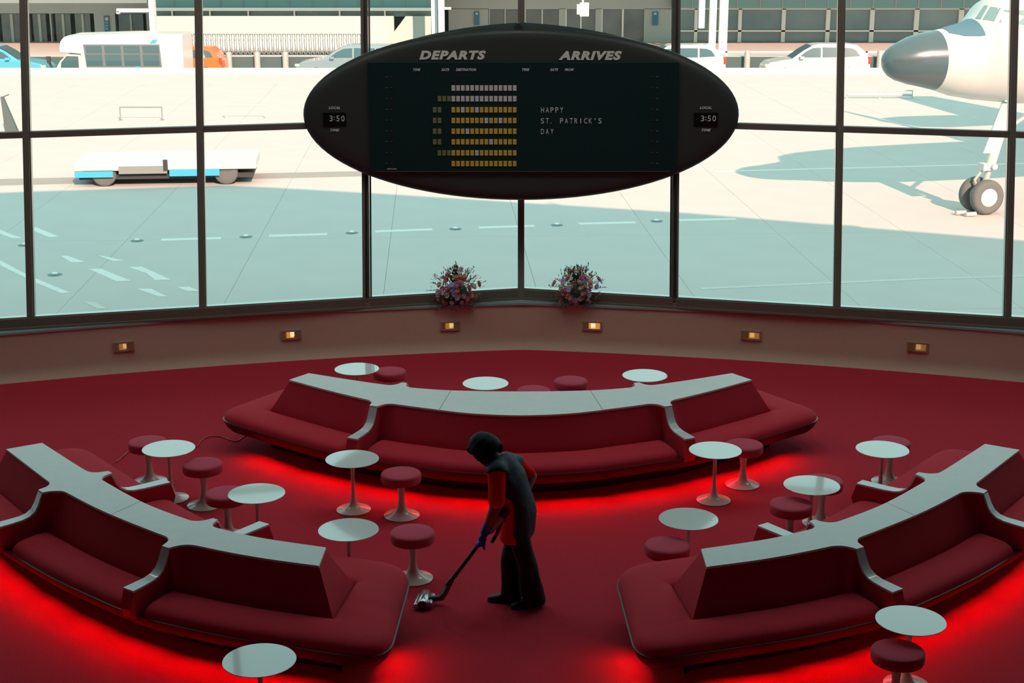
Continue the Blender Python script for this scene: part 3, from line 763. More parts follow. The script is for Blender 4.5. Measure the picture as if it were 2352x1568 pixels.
for idx, (u, v, lab, spr) in enumerate(((1047, 704, 'mixed bouquet with one tall coral sprig upright in the middle, on the sill', [(0, .52, 1), (.22, .46, 0), (.14, .42, 0), (-.10, .42, 0), (-.26, .34, 0), (.36, .28, 1), (-.36, .16, 0), (.25, .36, 1), (-.30, .26, 1)]),
                                        (1326, 707, 'mixed bouquet with two tall green sprigs and a deep blue flower, on the sill', [(-.12, .47, 0), (.14, .50, 0), (.05, .46, 0), (-.26, .32, 1), (.36, .20, 0), (.33, .30, 0), (-.05, .42, 1), (.24, .38, 0), (-.34, .22, 0)]))):
    rnd = random.Random(idx+5); b = bp(u, v, .63); b.y = wally(b.x)+.10; b.z = .63
    r = thing('bouquet', b, lab, 'bouquet', 'bouquets on the window sill')
    MB().lathe([(.07, 0), (.09, .03), (.10, .07), (.085, .12), (.09, .13)], 18, b).build('vase', M_vase, r, 40)
    C0 = b+Vector((0, 0, .185)); fo = MB(); sp = MB()
    for i in range(900):
        th = rnd.uniform(0, 2*PI); ph = rnd.uniform(-1.05, PI/2); rr = rnd.uniform(.35, 1.12)
        d = Vector((math.cos(th)*math.cos(ph), .62*math.sin(th)*math.cos(ph), math.sin(ph)))
        p = C0+Vector((d.x*.31*rr, d.y*.24*rr, d.z*.27*rr))
        if p.z < .66:
            if d.y > .05: continue
            p.y = min(p.y, wally(p.x)+.02)
        leafpatch(fo, p, d+Vector((rnd.uniform(-.5, .5), rnd.uniform(-.5, .5), rnd.uniform(-.3, .5))), rnd.uniform(.03, .07), rnd.uniform(.006, .013))
    fo.ellipsoid(C0-Vector((0, 0, .02)), (.15, .12, .13), nu=12, nv=8)
    tag(fo.build('foliage', M_leaf, r), kind='stuff')
    for sx, sz, red in spr:
        tip = b+Vector((sx*1.1, rnd.uniform(-.05, .05)*1.0, sz*1.08)); base = C0; s1 = MB()
        s1.tube([base, base.lerp(tip, .5), tip], .0025, 5)
        for k_ in range(26):
            f = .35+.65*k_/26; p = base.lerp(tip, f); L = .05*(1.25-f)+.012; a = rnd.uniform(0, 6.28)
            leafpatch(s1, p, (tip-base).normalized()*.8+Vector((math.cos(a), .6*math.sin(a), .2)), L, .008)
        s1.build('sprig', M_sprig if red else M_leaf, r)
    for i in range(66):
        for _ in range(30):
            a = rnd.uniform(0, 2*PI); rr = math.sqrt(rnd.random()); x = rr*math.cos(a); z = rr*math.sin(a)
            if z > -.72: break
        dy = -math.sqrt(max(.03, 1-x*x-z*z))*.20+rnd.uniform(-.02, .03)
        p = C0+Vector((x*.325, dy, .035+z*.27)); ci = rnd.choice([0, 0, 1, 1, 2, 2, 3, 3, 4, 5, 5, 6]) if i else 7
        kd = 2 if ci in (3, 4, 7) else rnd.choice((0, 1))
        if not i: p = C0+Vector((-.02 if idx == 0 else .09, -.2, .04 if idx == 0 else .16))
        o = bpy.data.objects.new('blossom', bl[(kd, ci)]); COL.objects.link(o); o.parent = r; o.location = p-b
        d = (p-C0+Vector((0, -.08, .04))).normalized(); o.rotation_euler = d.to_track_quat('Z', 'Y').to_euler(); s_ = rnd.uniform(.62, 1.0); o.scale = (s_, s_, s_)

# ================================================================== power cord
cpts = [(265, 1062), (285, 1046), (303, 1034), (350, 1030), (400, 1030), (448, 1027), (462, 1012), (478, 1003), (505, 1002), (540, 1013), (560, 1003), (582, 991), (600, 996), (617, 1000)]
C_ = spline([bp(u, v, .008) for u, v in cpts], 120)
tag(MB().tube(C_, .006, 6).build('power_cord', mat('red cord', (.55, .06, .06), .5), smooth=60, loc=C_[60]), 'thin red power cord trailing over the carpet between two sofas', 'cord')

# ================================================================== the cleaner
M_skin = mat('brown skin', (.25, .13, .085), .55, vary=.08, scale=30); M_hair = mat('black hair', (.006, .012, .012), .6, spec=.15, bump=.12, bscale=30, stretch=(6, 6, 1))
M_shirt = mat('red work shirt', (.95, .006, .008), .9, spec=.08, vary=.06, scale=20, bump=.25, bscale=14); M_vest = mat('navy vest', (.022, .042, .068), .65, spec=.35, vary=.1, scale=10, bump=.35, bscale=16)
M_trou = mat('black trousers', (.006, .007, .009), .8, bump=.3, bscale=14); M_shoe = mat('black shoes', (.008, .009, .010), .45); M_glove = mat('blue glove', (.020, .12, .62), .5)
fw = Vector((-.92, .39, 0)); lf = Vector((-.39, -.92, 0)); UP = Vector((0, 0, 1))
YP = 11.52
J = dict(pelvis=by(1190, 1178, YP), waist=by(1183, 1142, YP), chest=by(1166, 1098, YP), upper=by(1152, 1068, YP), neck=by(1139, 1052, YP), head=by(1112, 1034, YP),
         ls=by(1141, 1084, YP-.15), le=by(1141, 1158, YP-.24), lw=by(1121, 1206, YP-.22),
         rs=by(1184, 1068, YP+.14), re=by(1220, 1093, YP+.16), rw=by(1206, 1132, YP+.06),
         lk=by(1210, 1292, YP-.08), rk=by(1171, 1284, YP+.07))
heelL, toeL = bp(1238, 1390), bp(1178, 1397); heelR, toeR = bp(1188, 1381), bp(1122, 1379)
J['la'] = heelL.lerp(toeL, .22)+UP*.09; J['ra'] = heelR.lerp(toeR, .22)+UP*.09
J['lh'] = J['pelvis']+lf*.085-UP*.02; J['rh'] = J['pelvis']-lf*.085-UP*.02
def limb(mb, pts, rad, n=14, sub=5):
    P, R = [], []
    for i in range(len(pts)-1):
        for k_ in range(sub): P.append(pts[i].lerp(pts[i+1], k_/sub)); R.append(rad[i]+(rad[i+1]-rad[i])*k_/sub)
    P.append(pts[-1]); R.append(rad[-1]); mb.tube(P, R, n)
    for p, r_ in ((pts[0], rad[0]), (pts[-1], rad[-1])): mb.ellipsoid(p, (r_, r_, r_), nu=12, nv=8)
    for p, r_ in list(zip(pts, rad))[1:-1]: mb.ellipsoid(p, (r_*.99,)*3, nu=12, nv=8)
def torso(mb, st, k_=1.):
    rings = []; C = [s_[0] for s_ in st]
    for i, (c_, sag, lat) in enumerate(st):
        t = (C[min(i+1, len(C)-1)]-C[max(i-1, 0)]).normalized(); l_ = (lf-t*lf.dot(t)).normalized(); s_ = t.cross(l_)
        rings.append([c_+l_*(lat*k_*math.cos(2*PI*j/28))+s_*(sag*k_*math.sin(2*PI*j/28)) for j in range(28)])
    mb.loft(rings)
ST_ = [(by(1184, 1236, YP), .118, .180), (by(1188, 1205, YP), .125, .185), (J['pelvis'], .128, .180), (J['waist'], .112, .160), (by(1174, 1118, YP), .118, .168), (J['chest'], .120, .180), (J['upper'], .095, .165), (by(1145, 1058, YP), .07, .11)]
# body: one continuous skin
b_ = MB(); torso(b_, ST_[1:], .90); limb(b_, [J['upper'], J['neck'], J['head']], [.06, .052, .055])
limb(b_, [J['ls'], J['le'], J['lw']], [.060, .053, .036]); limb(b_, [J['rs'], J['re'], J['rw']], [.058, .050, .036])
limb(b_, [J['lh'], J['lk'], J['la']], [.085, .058, .042]); limb(b_, [J['rh'], J['rk'], J['ra']], [.085, .058, .042])
HF = Vector((-.60, .26, -.76)).normalized(); HL = lf; HU = HL.cross(HF).normalized()
if HU.z < 0: HU = -HU
HM = Matrix((HF, HL, HU)).transposed()
hc = J['head']
hp = lambda x, y, z: hc+HF*x+HL*y+HU*z
b_.ellipsoid(hp(0, 0, .02), (.092, .072, .105), HM); b_.ellipsoid(hp(.035, 0, -.045), (.060, .055, .062), HM)
b_.ellipsoid(hp(.100, 0, -.015), (.020, .014, .020), HM, 8, 6); b_.ellipsoid(hp(.092, 0, -.058), (.012, .024, .009), HM, 8, 6); b_.ellipsoid(hp(.078, 0, -.092), (.022, .024, .018), HM, 8, 6)
for s_ in (-1, 1): b_.ellipsoid(hp(-.005, s_*.074, -.005), (.018, .010, .030), HM, 8, 6)
# right hand resting on the back: palm and five fingers
rw, re = J['rw'], J['re']; hd = (rw-re).normalized(); hs = hd.cross(fw).normalized()
b_.ellipsoid(rw+hd*.045, (.045, .022, .045), nu=10, nv=8)
for k_ in range(4):
    s0 = rw+hd*.075+hs*(-.030+.020*k_); limb(b_, [s0, s0+hd*.035-fw*.006, s0+hd*(.060+.006*(k_ in (1, 2)))+fw*.004], [.0095, .009, .008], 8, 2)
limb(b_, [rw+hd*.02+hs*.04, rw+hd*.05+hs*.060, rw+hd*.075+hs*.066], [.010, .0095, .008], 8, 2)
me = remeshed(b_, .0085, 3)
basep = Vector((J['pelvis'].x, J['pelvis'].y, 0))
person = obj_from_mesh('person', me, M_skin, None, basep); person.location = basep
tag(person, 'person in red shirt, navy vest and black trousers bending over a stick vacuum cleaner', 'person')
for s_ in (-1, 1):
    MB().ellipsoid(hp(.084, s_*.030, .018), (.012, .014, .010), HM, 10, 6).build('eye', mat('eye', (.5, .48, .45), .2), person, 60)
# hair bob
h_ = MB(); h_.ellipsoid(hp(-.020, 0, .040), (.116, .104, .110), HM, 20, 12)
for a_ in range(-130, 131, 10):
    a = math.radians(a_)+PI
    x0, y0 = math.cos(a), math.sin(a)
    zl = -.052-.040*abs(y0)**2; limb(h_, [hp(-.02+.096*x0, .086*y0, .06), hp(-.025+.108*x0, .094*y0, 0), hp(-.028+.112*x0, .096*y0, zl)], [.024, .024, .014], 8, 2)
for a_ in (-40, -20, 0, 20, 40):
    a = math.radians(a_); limb(h_, [hp(-.02+.105*math.cos(a), .09*math.sin(a), .09), hp(-.016+.106*math.cos(a), .090*math.sin(a), .058)], [.022, .017], 8, 2)
h_.ellipsoid(hp(-.045, 0, -.015), (.075, .085, .060), HM, 16, 10)
obj_from_mesh('hair', remeshed(h_, .009, 4), M_hair, person)

s_ = MB(); torso(s_, ST_)
limb(s_, [J['ls']+UP*.005, J['ls'].lerp(J['le'], .9)], [.070, .073]); limb(s_, [J['rs'], J['rs'].lerp(J['re'], .78)], [.070, .066])
limb(s_, [J['upper'], J['ls']], [.075, .066]); limb(s_, [J['upper'], J['rs']], [.075, .066])
sm = remeshed(s_, .012, 3)
for v in sm.vertices:
    q = v.co*9; v.co += Vector((noise.noise(q), noise.noise(q+Vector((7, 3, 1))), .5*noise.noise(q+Vector((1, 9, 4)))))*.008
# vest: thickened back shell taken from the shirt surface
C = [s2[0] for s2 in ST_]
def spine_rel(p):
    best = None
    for i in range(len(C)-1):
        a, b2 = C[i], C[i+1]; t = max(0, min(1, (p-a).dot(b2-a)/(b2-a).length_squared)); q = a.lerp(b2, t)
        if best is None or (p-q).length < best[0]: best = ((p-q).length, p-q, i+t, (b2-a).normalized())
    return best
def arm_d(p, a, b2):
    t = max(0, min(1, (p-a).dot(b2-a)/(b2-a).length_squared)); return (p-a.lerp(b2, t)).length
vv, vf, used = [], [], {}
sm.calc_loop_triangles()
for f in sm.polygons:
    c_ = f.center; d, r_, st, tg = spine_rel(c_)
    fr = (fw-tg*fw.dot(tg)).normalized(); x = r_.dot(fr); y = r_.dot(lf)
    ang = math.degrees(math.atan2(abs(y)/1.45, -x))
    lim = 64+10*max(0, 3-st)*.5+max(0, min(116, (st-3.6)*48))
    if ang > lim or st < (.45 if ang < 50 else .75) or st > 7.2: continue
    dl = min(arm_d(c_, J['ls'].lerp(J['le'], .13), J['le']), arm_d(c_, J['rs'].lerp(J['re'], .30), J['re']))
    if dl < .078: continue
    for vi in f.vertices: used.setdefault(vi, len(used))
    vf.append([used[vi] for vi in f.vertices])
inv = {b2: a for a, b2 in used.items()}
pts = [sm.vertices[inv[i]].co+sm.vertices[inv[i]].normal*.011 for i in range(len(inv))]
# relax the ragged border
bm = bmesh.new(); bv = [bm.verts.new(p) for p in pts]
for f in vf:
    try: bm.faces.new([bv[i] for i in f])
    except ValueError: pass
for _ in range(14):
    new = {}
    for v in bm.verts:
        be = [e for e in v.link_edges if e.is_boundary]
        if len(be) == 2: new[v] = v.co*.5+(be[0].other_vert(v).co+be[1].other_vert(v).co)*.25
    for v, c_ in new.items(): v.co = c_
bmesh.ops.recalc_face_normals(bm, faces=bm.faces)
for f in bm.faces: f.smooth = True
vme = bpy.data.meshes.new('vest'); bm.to_mesh(vme); bm.free()
shirt = obj_from_mesh('shirt', sm, M_shirt, person)
vest = obj_from_mesh('vest', vme, M_vest, person)
so_ = vest.modifiers.new('solid', 'SOLIDIFY'); so_.thickness = .008; so_.offset = 1
# trousers, wide legs
t_ = MB()
torso(t_, [(J['pelvis']-UP*.13, .10, .16), (J['pelvis']-UP*.04, .12, .175), (J['pelvis']+UP*.04, .11, .16)])
limb(t_, [J['lh'], J['lk'], J['la']-UP*.035+Vector((.01, 0, 0))], [.098, .080, .095]); limb(t_, [J['rh'], J['rk'], J['ra']-UP*.035+Vector((.01, 0, 0))], [.098, .078, .092])
tm = remeshed(t_, .012, 3)
for v in tm.vertices:
    q = v.co*8; v.co += Vector((noise.noise(q), noise.noise(q+Vector((7, 3, 1))), 0))*.008; v.co.z = max(v.co.z, .035)
obj_from_mesh('trousers', tm, M_trou, person)
for a, b2 in ((heelL, toeL), (heelR, toeR)):
    d = (b2-a).normalized(); n_ = Vector((-d.y, d.x, 0)); L = .255; c0 = a.lerp(b2, .5)-d*L/2
    rings = []
    for f, w_, h0 in ((0, .022, .060), (.04, .033, .085), (.2, .038, .098), (.45, .040, .085), (.65, .046, .062), (.85, .042, .050), (.96, .028, .040), (1, .012, .028)):
        c_ = c0+d*L*f
        rings.append([Vector((c_.x+n_.x*w_*x, c_.y+n_.y*w_*x, .003+h0*z)) for x, z in ((-.9, 0), (.9, 0), (1, .15), (1, .45), (.75, .85), (.3, 1), (-.3, 1), (-.75, .85), (-1, .45), (-1, .15))])
    MB().loft(rings).build('shoe', M_shoe, person, 50)

# ---- stick vacuum cleaner
headc = bp(975, 1388); wa = by(1029, 1343, 11.36); wb = by(1110, 1236, YP-.17)
ax = (wb-wa).normalized(); hb = by(1131, 1196, YP-.18)
vac = thing('stick_vacuum', Vector((headc.x, headc.y, 0)), 'black stick vacuum cleaner with a silver floor head held by the cleaner', 'vacuum cleaner')
M_blk = mat('black plastic', (.012, .012, .014), .35); M_pur = mat('brown grey plastic', (.10, .065, .055), .35); M_sil = mat('silver roller housing', (.50, .52, .55), .22, metal=.9)
MB().tube([wa, wa.lerp(wb, .5), wb, wb+ax*.06], .0165, 14).build('wand', M_blk, vac, 50)
MB().tube([wa-ax*.005, wa.lerp(wb, .13)], [.026, .022], 14).build('wand_collar', M_pur, vac, 50)
elb = bp(1015, 1372, .055)
MB().tube([wa+ax*.02, wa.lerp(elb, .55)-UP*.008, elb, headc+Vector((.07, 0, .055)), headc+Vector((.03, 0, .055))], [.026, .027, .026, .024, .022], 12).build('neck', M_pur, vac, 60)
rl = Vector((.10, 1, 0)).normalized(); Rr = rl.to_track_quat('Z', 'Y').to_matrix()
hd_ = vac
MB().lathe([(.012, -.118), (.040, -.118), (.045, -.11), (.045, .11), (.040, .118), (.012, .118)], 20, headc+UP*.047, Rr).build('roller_housing', M_sil, vac, 40)
MB().lathe([(.012, -.105), (.024, -.105), (.026, -.1), (.026, .1), (.024, .105)], 14, headc+Vector((-.052, 0, .030)), Rr).build('brush_roll', M_sil, vac, 40)
MB().lathe([(.012, -.09), (.028, -.09), (.028, .09), (.012, .09)], 14, headc+Vector((.055, 0, .034)), Rr).build('rear_roller', M_sil, vac, 40)
MB().lathe([(.01, -.124), (.036, -.124), (.036, -.117), (.01, -.117)], 18, headc+UP*.047, Rr).build('end_cap', M_pur, vac, 40)
top = wb+ax*.06
body_c = top+ax*.09
MB().tube([top, top+ax*.03, top+ax*.16, top+ax*.19], [.022, .040, .042, .030], 16).build('dust_bin', mat('clear grey bin', (.45, .45, .43), .15), vac, 50)
MB().tube([top+ax*.19, top+ax*.25], [.048, .044], 16).build('motor', M_blk, vac, 50)
MB().tube([top+ax*.20-UP*.05, top+ax*.14-UP*.11, top+ax*.06-UP*.13], .016, 10).build('handle', M_blk, vac, 50)
# gloved left hand closed round the wand
g_ = MB(); gp = wa.lerp(wb, .93)+Vector((.004, -.03, .03)); lw = J['lw']
limb(g_, [lw+(lw-J['le']).normalized()*-.03, lw.lerp(gp, .45)], [.037, .038], 12, 3)
g_.ellipsoid(gp+Vector((.008, -.006, .006)), (.032, .028, .042), nu=12, nv=8)
sd = ax.cross(Vector((0, 1, 0))).normalized()
if sd.x < 0: sd = -sd
for k_ in range(4):
    c_ = wa.lerp(wb, .93)+ax*(.030-.021*k_); L_ = (.9, 1.05, 1., .82)[k_]
    limb(g_, [c_+Vector((.020, -.022, .004)), c_+Vector((-.012, -.033*L_, -.006)), c_+Vector((-.030*L_, -.012, -.012)), c_+Vector((-.024, .014*L_, -.016))], [.0115, .011, .0105, .009], 8, 3)
limb(g_, [gp+Vector((.020, .0, .0)), gp+Vector((.022, .02, -.03)), gp+Vector((.006, .035, -.055))], [.013, .012, .010], 8, 3)
limb(g_, [gp+Vector((.018, -.01, -.02)), gp+Vector((.020, -.012, -.055)), gp+Vector((.026, -.012, -.085))], [.020, .014, .006], 8, 3)
obj_from_mesh('glove', remeshed(g_, .0055, 2), M_glove, person)

# ================================================================== propeller airliner
from mathutils.bvhtree import BVHTree
M_plane = mat('white aircraft skin', (.66, .66, .62), .35, spec=.4, vary=.03, scale=1.5); M_radome = mat('grey radome', (.085, .125, .135), .25, spec=.5, coat=.4)
M_glare = mat('dark glare panel', (.10, .20, .25), .5); M_tyre = mat('tyre rubber', (.14, .15, .145), .8, vary=.1, scale=6); M_metal = mat('gear metal', (.60, .60, .56), .4, metal=.3)
M_cwin = mat('cockpit glass', (.25, .36, .36), .1, spec=.8)
wheel = bp(2250, 488, ZT); ph = math.radians(15); aft = Vector((math.cos(ph), math.sin(ph), 0)); side = Vector((-aft.y, aft.x, 0))   # side: away from the camera
nose = Vector((wheel.x, wheel.y, 0))-aft*2.75
def station(u, v):
    """point of the fuselage centre plane behind pixel u, v"""
    d = ray(u, v); n = Vector((-aft.y, aft.x, 0)); t = nose.dot(n)/d.dot(n); p = d*t+Vector((0, 0, CAMH)); return (p-nose).dot(aft), p.z
plane = thing('airliner', Vector((wheel.x, wheel.y, ZT)), 'white propeller airliner with a grey radome nose and twin nose wheels', 'airplane')
outl = [(2029, 138, 146), (2031, 128, 155), (2036, 118, 166), (2046, 108, 176), (2060, 99, 184), (2090, 84, 193), (2115, 76, 198), (2150, 69, 206), (2190, 59, 219), (2222, 49, 224), (2232, 43, 226), (2247, 24, 228), (2266, 0, 229), (2290, -14, 231), (2352, -36, 236)]
stn = []
for u, a, b2 in outl:
    s0, zt_ = station(u, a); _, zb_ = station(u, b2); stn.append((s0, zt_, zb_))
s_last = stn[-1]; 
for ds, zt_, zb_ in ((1.2, .18, -.02), (2.6, .32, -.02), (5, .42, .02), (9, .45, .1), (13, .40, .35), (16, .30, .9), (18.5, .15, 1.7), (19.5, -.3, 2.2)): stn.append((s_last[0]+ds, s_last[1]+zt_, s_last[2]+zb_))
def fring(s_, zt_, zb_, k_=1., n=48):
    r_ = (zt_-zb_)/2*k_; c_ = nose+aft*s_+UP*((zt_+zb_)/2)
    return [c_+side*(r_*.96*math.cos(2*PI*j/n))+UP*(r_*math.sin(2*PI*j/n)) for j in range(n)]
NR = 8
fus = MB(); fus.loft([fring(*q) for q in stn[NR-1:]]); f_o = fus.build('fuselage', M_plane, plane, 50)
rd = MB(); rd.loft([fring(*q) for q in stn[:NR]]); rd.build('radome', M_radome, plane, 50)
bvh = BVHTree.FromPolygons([tuple(p) for p in fus.v], [tuple(f) for f in fus.f])
O_ = Vector((0, 0, CAMH))
def onto(u, v, off=.012):
    h, n, _, _ = bvh.ray_cast(O_, ray(u, v))
    if h is None: return None
    if n.dot(ray(u, v)) > 0: n = -n
    return h+n*off
def decal(poly, name, m, off=.012, parent=plane):
    P = [onto(u, v, off) for u, v in poly]
    if any(p is None for p in P): return
    n = len(P); nn = (P[1]-P[0]).cross(P[2]-P[0]).normalized()
    if nn.dot(ray(*poly[0])) > 0: nn = -nn
    mb = MB(); mb.add(P+[p-nn*.03 for p in P], [tuple(range(n)), tuple(range(2*n-1, n-1, -1))]+[(i, (i+1) % n, n+(i+1) % n, n+i) for i in range(n)]); mb.build(name, m, parent)
for q in ([(2241, 43), (2253, 44), (2270, 14), (2262, 13)], [(2258, 45), (2284, 49), (2299, 19), (2276, 16)], [(2296, 51), (2324, 54), (2324, 24), (2307, 23)], [(2334, 56), (2352, 57), (2352, 24), (2334, 24)]):
    decal(q, 'cockpit_window', M_cwin)
# glare panel draped over the top of the nose
rows = []
for s_, half in ((stn[NR-1][0]+.15, 28), (stn[8][0], 42), (stn[9][0]-.05, 48), (stn[10][0]-.02, 50)):
    for i in range(len(stn)-1):
        if stn[i][0] <= s_ <= stn[i+1][0]:
            f = (s_-stn[i][0])/(stn[i+1][0]-stn[i][0]); zt_ = stn[i][1]+(stn[i+1][1]-stn[i][1])*f; zb_ = stn[i][2]+(stn[i+1][2]-stn[i][2])*f
    r_ = (zt_-zb_)/2+.012; c_ = nose+aft*s_+UP*((zt_+zb_)/2)
    rows.append([c_-side*(r_*.96*math.sin(math.radians(-half+2*half*j/16)))+UP*(r_*math.cos(math.radians(-half+2*half*j/16))) for j in range(17)])
MB().loft(rows, closed=False).build('glare_panel', M_glare, plane, 60)
# nose gear
axl = -side; wc = Vector((wheel.x, wheel.y, ZT+.415))
def gw(off):
    c_ = wc+axl*off; Rw = axl.to_track_quat('Z', 'Y').to_matrix()
    w_ = MB().lathe([(.20, -.10), (.30, -.125), (.36, -.12), (.40, -.085), (.415, -.04), (.415, .04), (.40, .085), (.36, .12), (.30, .125), (.20, .10)], 36, c_, Rw).build('wheel', M_tyre, plane, 60)
    MB().lathe([(.02, -.10), (.215, -.11), (.215, .11), (.19, .125), (.06, .105), (.02, .12)], 28, c_, Rw).build('hub', M_plane, w_, 40)
gw(.25); gw(-.25)
gtop = nose+aft*3.35+UP*(station(2290, 229)[1]+.1)
MB().tube([wc-axl*.24, wc+axl*.24], .05, 12).build('axle', M_metal, plane, 50)
MB().tube([wc+UP*.0, wc.lerp(gtop, .35)], .07, 14).build('oleo', M_metal, plane, 50)
MB().tube([wc.lerp(gtop, .30), gtop], [.115, .13], 14).build('strut', M_plane, plane, 50)
MB().tube([wc.lerp(gtop, .32)-aft*.10, wc.lerp(gtop, .16)-aft*.30, wc-aft*.08+UP*.1], .035, 8).build('torque_link', M_metal, plane, 50)
mb = MB(); q0 = wc.lerp(gtop, .30)
mb.tube([q0-side*.22, q0+side*.22], .07, 12); mb.box(q0-aft*.14-UP*.02, (.22, .26, .16), ph); mb.build('steering_unit', M_plane, plane, 40)
mb = MB(); da, db = gtop-aft*.25-side*.34, wc.lerp(gtop, .45)-aft*.35-side*.34
mb.add([da-aft*.16, da+aft*.22, db+aft*.17, db-aft*.17]+[p+side*.03 for p in (da-aft*.16, da+aft*.22, db+aft*.17, db-aft*.17)], [(0, 1, 2, 3), (7, 6, 5, 4), (0, 4, 5, 1), (1, 5, 6, 2), (2, 6, 7, 3), (3, 7, 4, 0)])
mb.build('gear_door', mat('pale blue door', (.45, .58, .60), .4), plane)
for s_ in (-1, 1):
    mb = MB(); c_ = gtop+side*s_*.42+aft*.3-UP*.02
    mb.box(c_, (1.5, .03, .16), ph); mb.build('bay_door', M_plane, plane)
MB().tube([gtop+aft*1.25-UP*.02, wc.lerp(gtop, .62)], .05, 10).build('drag_brace', M_metal, plane, 50)
for p in (wheel-aft*.62-side*.18, wheel-aft*.50-side*.42):
    mb = MB(); a = Vector((p.x, p.y, ZT+.06)); mb.tube([a-aft*.13, a-aft*.04, a+aft*.13], .055, 10)
    tag(mb.build('wheel_chock', M_metal, smooth=40, loc=(p.x, p.y, ZT)), 'metal chock on the apron against the nose wheels', 'chock', 'chocks at the nose wheel')
# wings and propellers beyond the frame, for their shadows and reflections
wr = nose+aft*13.8+UP*1.9
for s_ in (-1, 1):
    r0, r1 = wr+side*s_*1.2, wr+aft*.8+side*s_*15+UP*1.3
    def foil(c_, ch): return [c_+aft*(ch*x)+UP*(ch*z) for x, z in ((-.5, 0), (-.42, .05), (-.1, .075), (.5, 0), (-.1, -.04), (-.42, -.03))]
    MB().loft([foil(r0, 4.4), foil(r1, 1.6)]).build('wing', M_plane, plane, 60)
    for k_ in (4.4, 8.6):
        c_ = wr+side*s_*k_+UP*(.12*k_*.8)-aft*2.2
        na = MB(); na.loft([[c_+aft*x+side*(r_*math.cos(2*PI*j/16))+UP*(r_*math.sin(2*PI*j/16)) for j in range(16)] for x, r_ in ((-1.8, .25), (-1.7, .6), (-.8, .75), (1.2, .7), (3, .25))]); en = na.build('engine', M_plane, plane, 60)
        for b_i in range(3):
            a = b_i*2*PI/3+.4; dr = side*math.cos(a)+UP*math.sin(a); MB().tube([c_-aft*1.95, c_-aft*1.95+dr*1.1, c_-aft*1.95+dr*2.2], [.10, .14, .06], 6).build('blade', M_metal, en)
for s_ in (-1, 1):
    c_ = wr+side*s_*4.4-aft*.2; MB().tube([c_, Vector((c_.x, c_.y, ZT+.5))], .14, 10).build('main_leg', M_metal, plane, 40)
    MB().lathe([(.2, -.2), (.5, -.2), (.55, -.1), (.55, .1), (.5, .2), (.2, .2)], 24, Vector((c_.x, c_.y, ZT+.55)), axl.to_track_quat('Z', 'Y').to_matrix()).build('main_wheel', M_tyre, plane, 50)
fin = nose+aft*(s_last[0]+17)+UP*(s_last[1]+.2)
MB().loft([[fin+aft*x+side*y for x, y in ((-1, 0), (0, .1), (1, 0), (0, -.1))], [fin+UP*1.8+aft*(.2+x*.7)+side*y*.5 for x, y in ((-1, 0), (0, .1), (1, 0), (0, -.1))]]).build('tail_fin', M_plane, plane)

# ================================================================== apron furniture
M_grey = mat('grey steel', (.24, .27, .26), .6); M_pale = mat('pale painted steel', (.55, .57, .55), .6)
def rail(u0, u1, vt, vb, label, m=M_grey, legs=2, name='low_barrier', extra=False):
    a, b2 = bp(u0, vb, ZT), bp(u1, vb, ZT); h = by((u0+u1)/2, vt, (a.y+b2.y)/2).z-ZT
    r = thing(name, a.lerp(b2, .5), label, 'barrier')
    MB().tube([a+UP*h, b2+UP*h], .024, 8).build('top_rail', m, r, 50)
    if extra: MB().tube([a+UP*h*.45, b2+UP*h*.45], .05, 8).build('lower_rail', m, r, 50)
    for k_ in range(legs):
        p = a.lerp(b2, k_/(legs-1)); MB().tube([p, p+UP*h], .02, 8).build('leg', m, r, 50)
        MB().box(p+UP*.01, (.10, .16, .02)).build('foot_plate', m, r)
rail(277, 373, 246, 276, 'thin grey low barrier on the sunlit apron below the white bus')
rail(520, 612, 242, 273, 'pale low barrier on the sunlit apron below the orange car', M_pale)
rail(1945, 2095, 208, 226, 'long pale pipe barrier on the apron under the aircraft nose', M_pale, 3, 'pipe_barrier', True)
a = bp(26, 301, ZT); r = thing('marker_post', a, 'dark grey tapered post with a short arm on the sunlit apron', 'post')
hpt = by(14, 222, a.y).z-ZT
MB().loft([[a+Vector((x, y, 0)) for x, y in ((-.18, -.1), (.22, -.1), (.22, .1), (-.18, .1))], [a+Vector((-.20+x, y, hpt)) for x, y in ((-.05, -.05), (.04, -.05), (.04, .05), (-.05, .05))]]).build('post', mat('slate grey', (.09, .12, .12), .7), r)
MB().tube([a+Vector((-.20, 0, hpt-.02)), a+Vector((.02, 0, hpt+.07))], .02, 6).build('arm', mat('slate grey', (.09, .12, .12), .7), r)

# ---- low white service truck with blue skirts
M_blue = mat('sky blue panel', (.06, .42, .62), .45); M_veh = mat('white vehicle paint', (.66, .66, .62), .3, spec=.5); M_dk = mat('dark underbody', (.045, .05, .05), .8); M_vglass = mat('vehicle glass', (.06, .13, .15), .08, spec=.8)
a, b2 = bp(172, 431, ZT), bp(590, 424, ZT); mid = a.lerp(b2, .5); tx = (b2-a).normalized(); ty = Vector((-tx.y, tx.x, 0)); LT = (b2-a).length
tr = thing('flatbed_cart', mid, 'low white flatbed cart with blue skirt panels on the apron', 'cart')
TP = lambda x, y, z: a+tx*x+ty*y+UP*z
def tbox(x0, x1, y0, y1, z0, z1, name, m, parent=tr, bev=None):
    mb = MB(); mb.loft([[TP(x0, y0, z), TP(x1, y0, z), TP(x1, y1, z), TP(x0, y1, z)] for z in (z0, z1)]); return mb.build(name, m, parent, bevel=bev)
tbox(.1, LT-.1, .15, 1.75, .18, .30, 'chassis', M_dk)
tbox(0, LT, 0, 1.9, .42, .66, 'body', M_veh, bev=.03)
tbox(0.02, 1.0, -.012, 0, .26, .42, 'skirt_panel', M_blue); tbox(2.45, 3.75, -.012, 0, .26, .44, 'skirt_panel', M_blue)
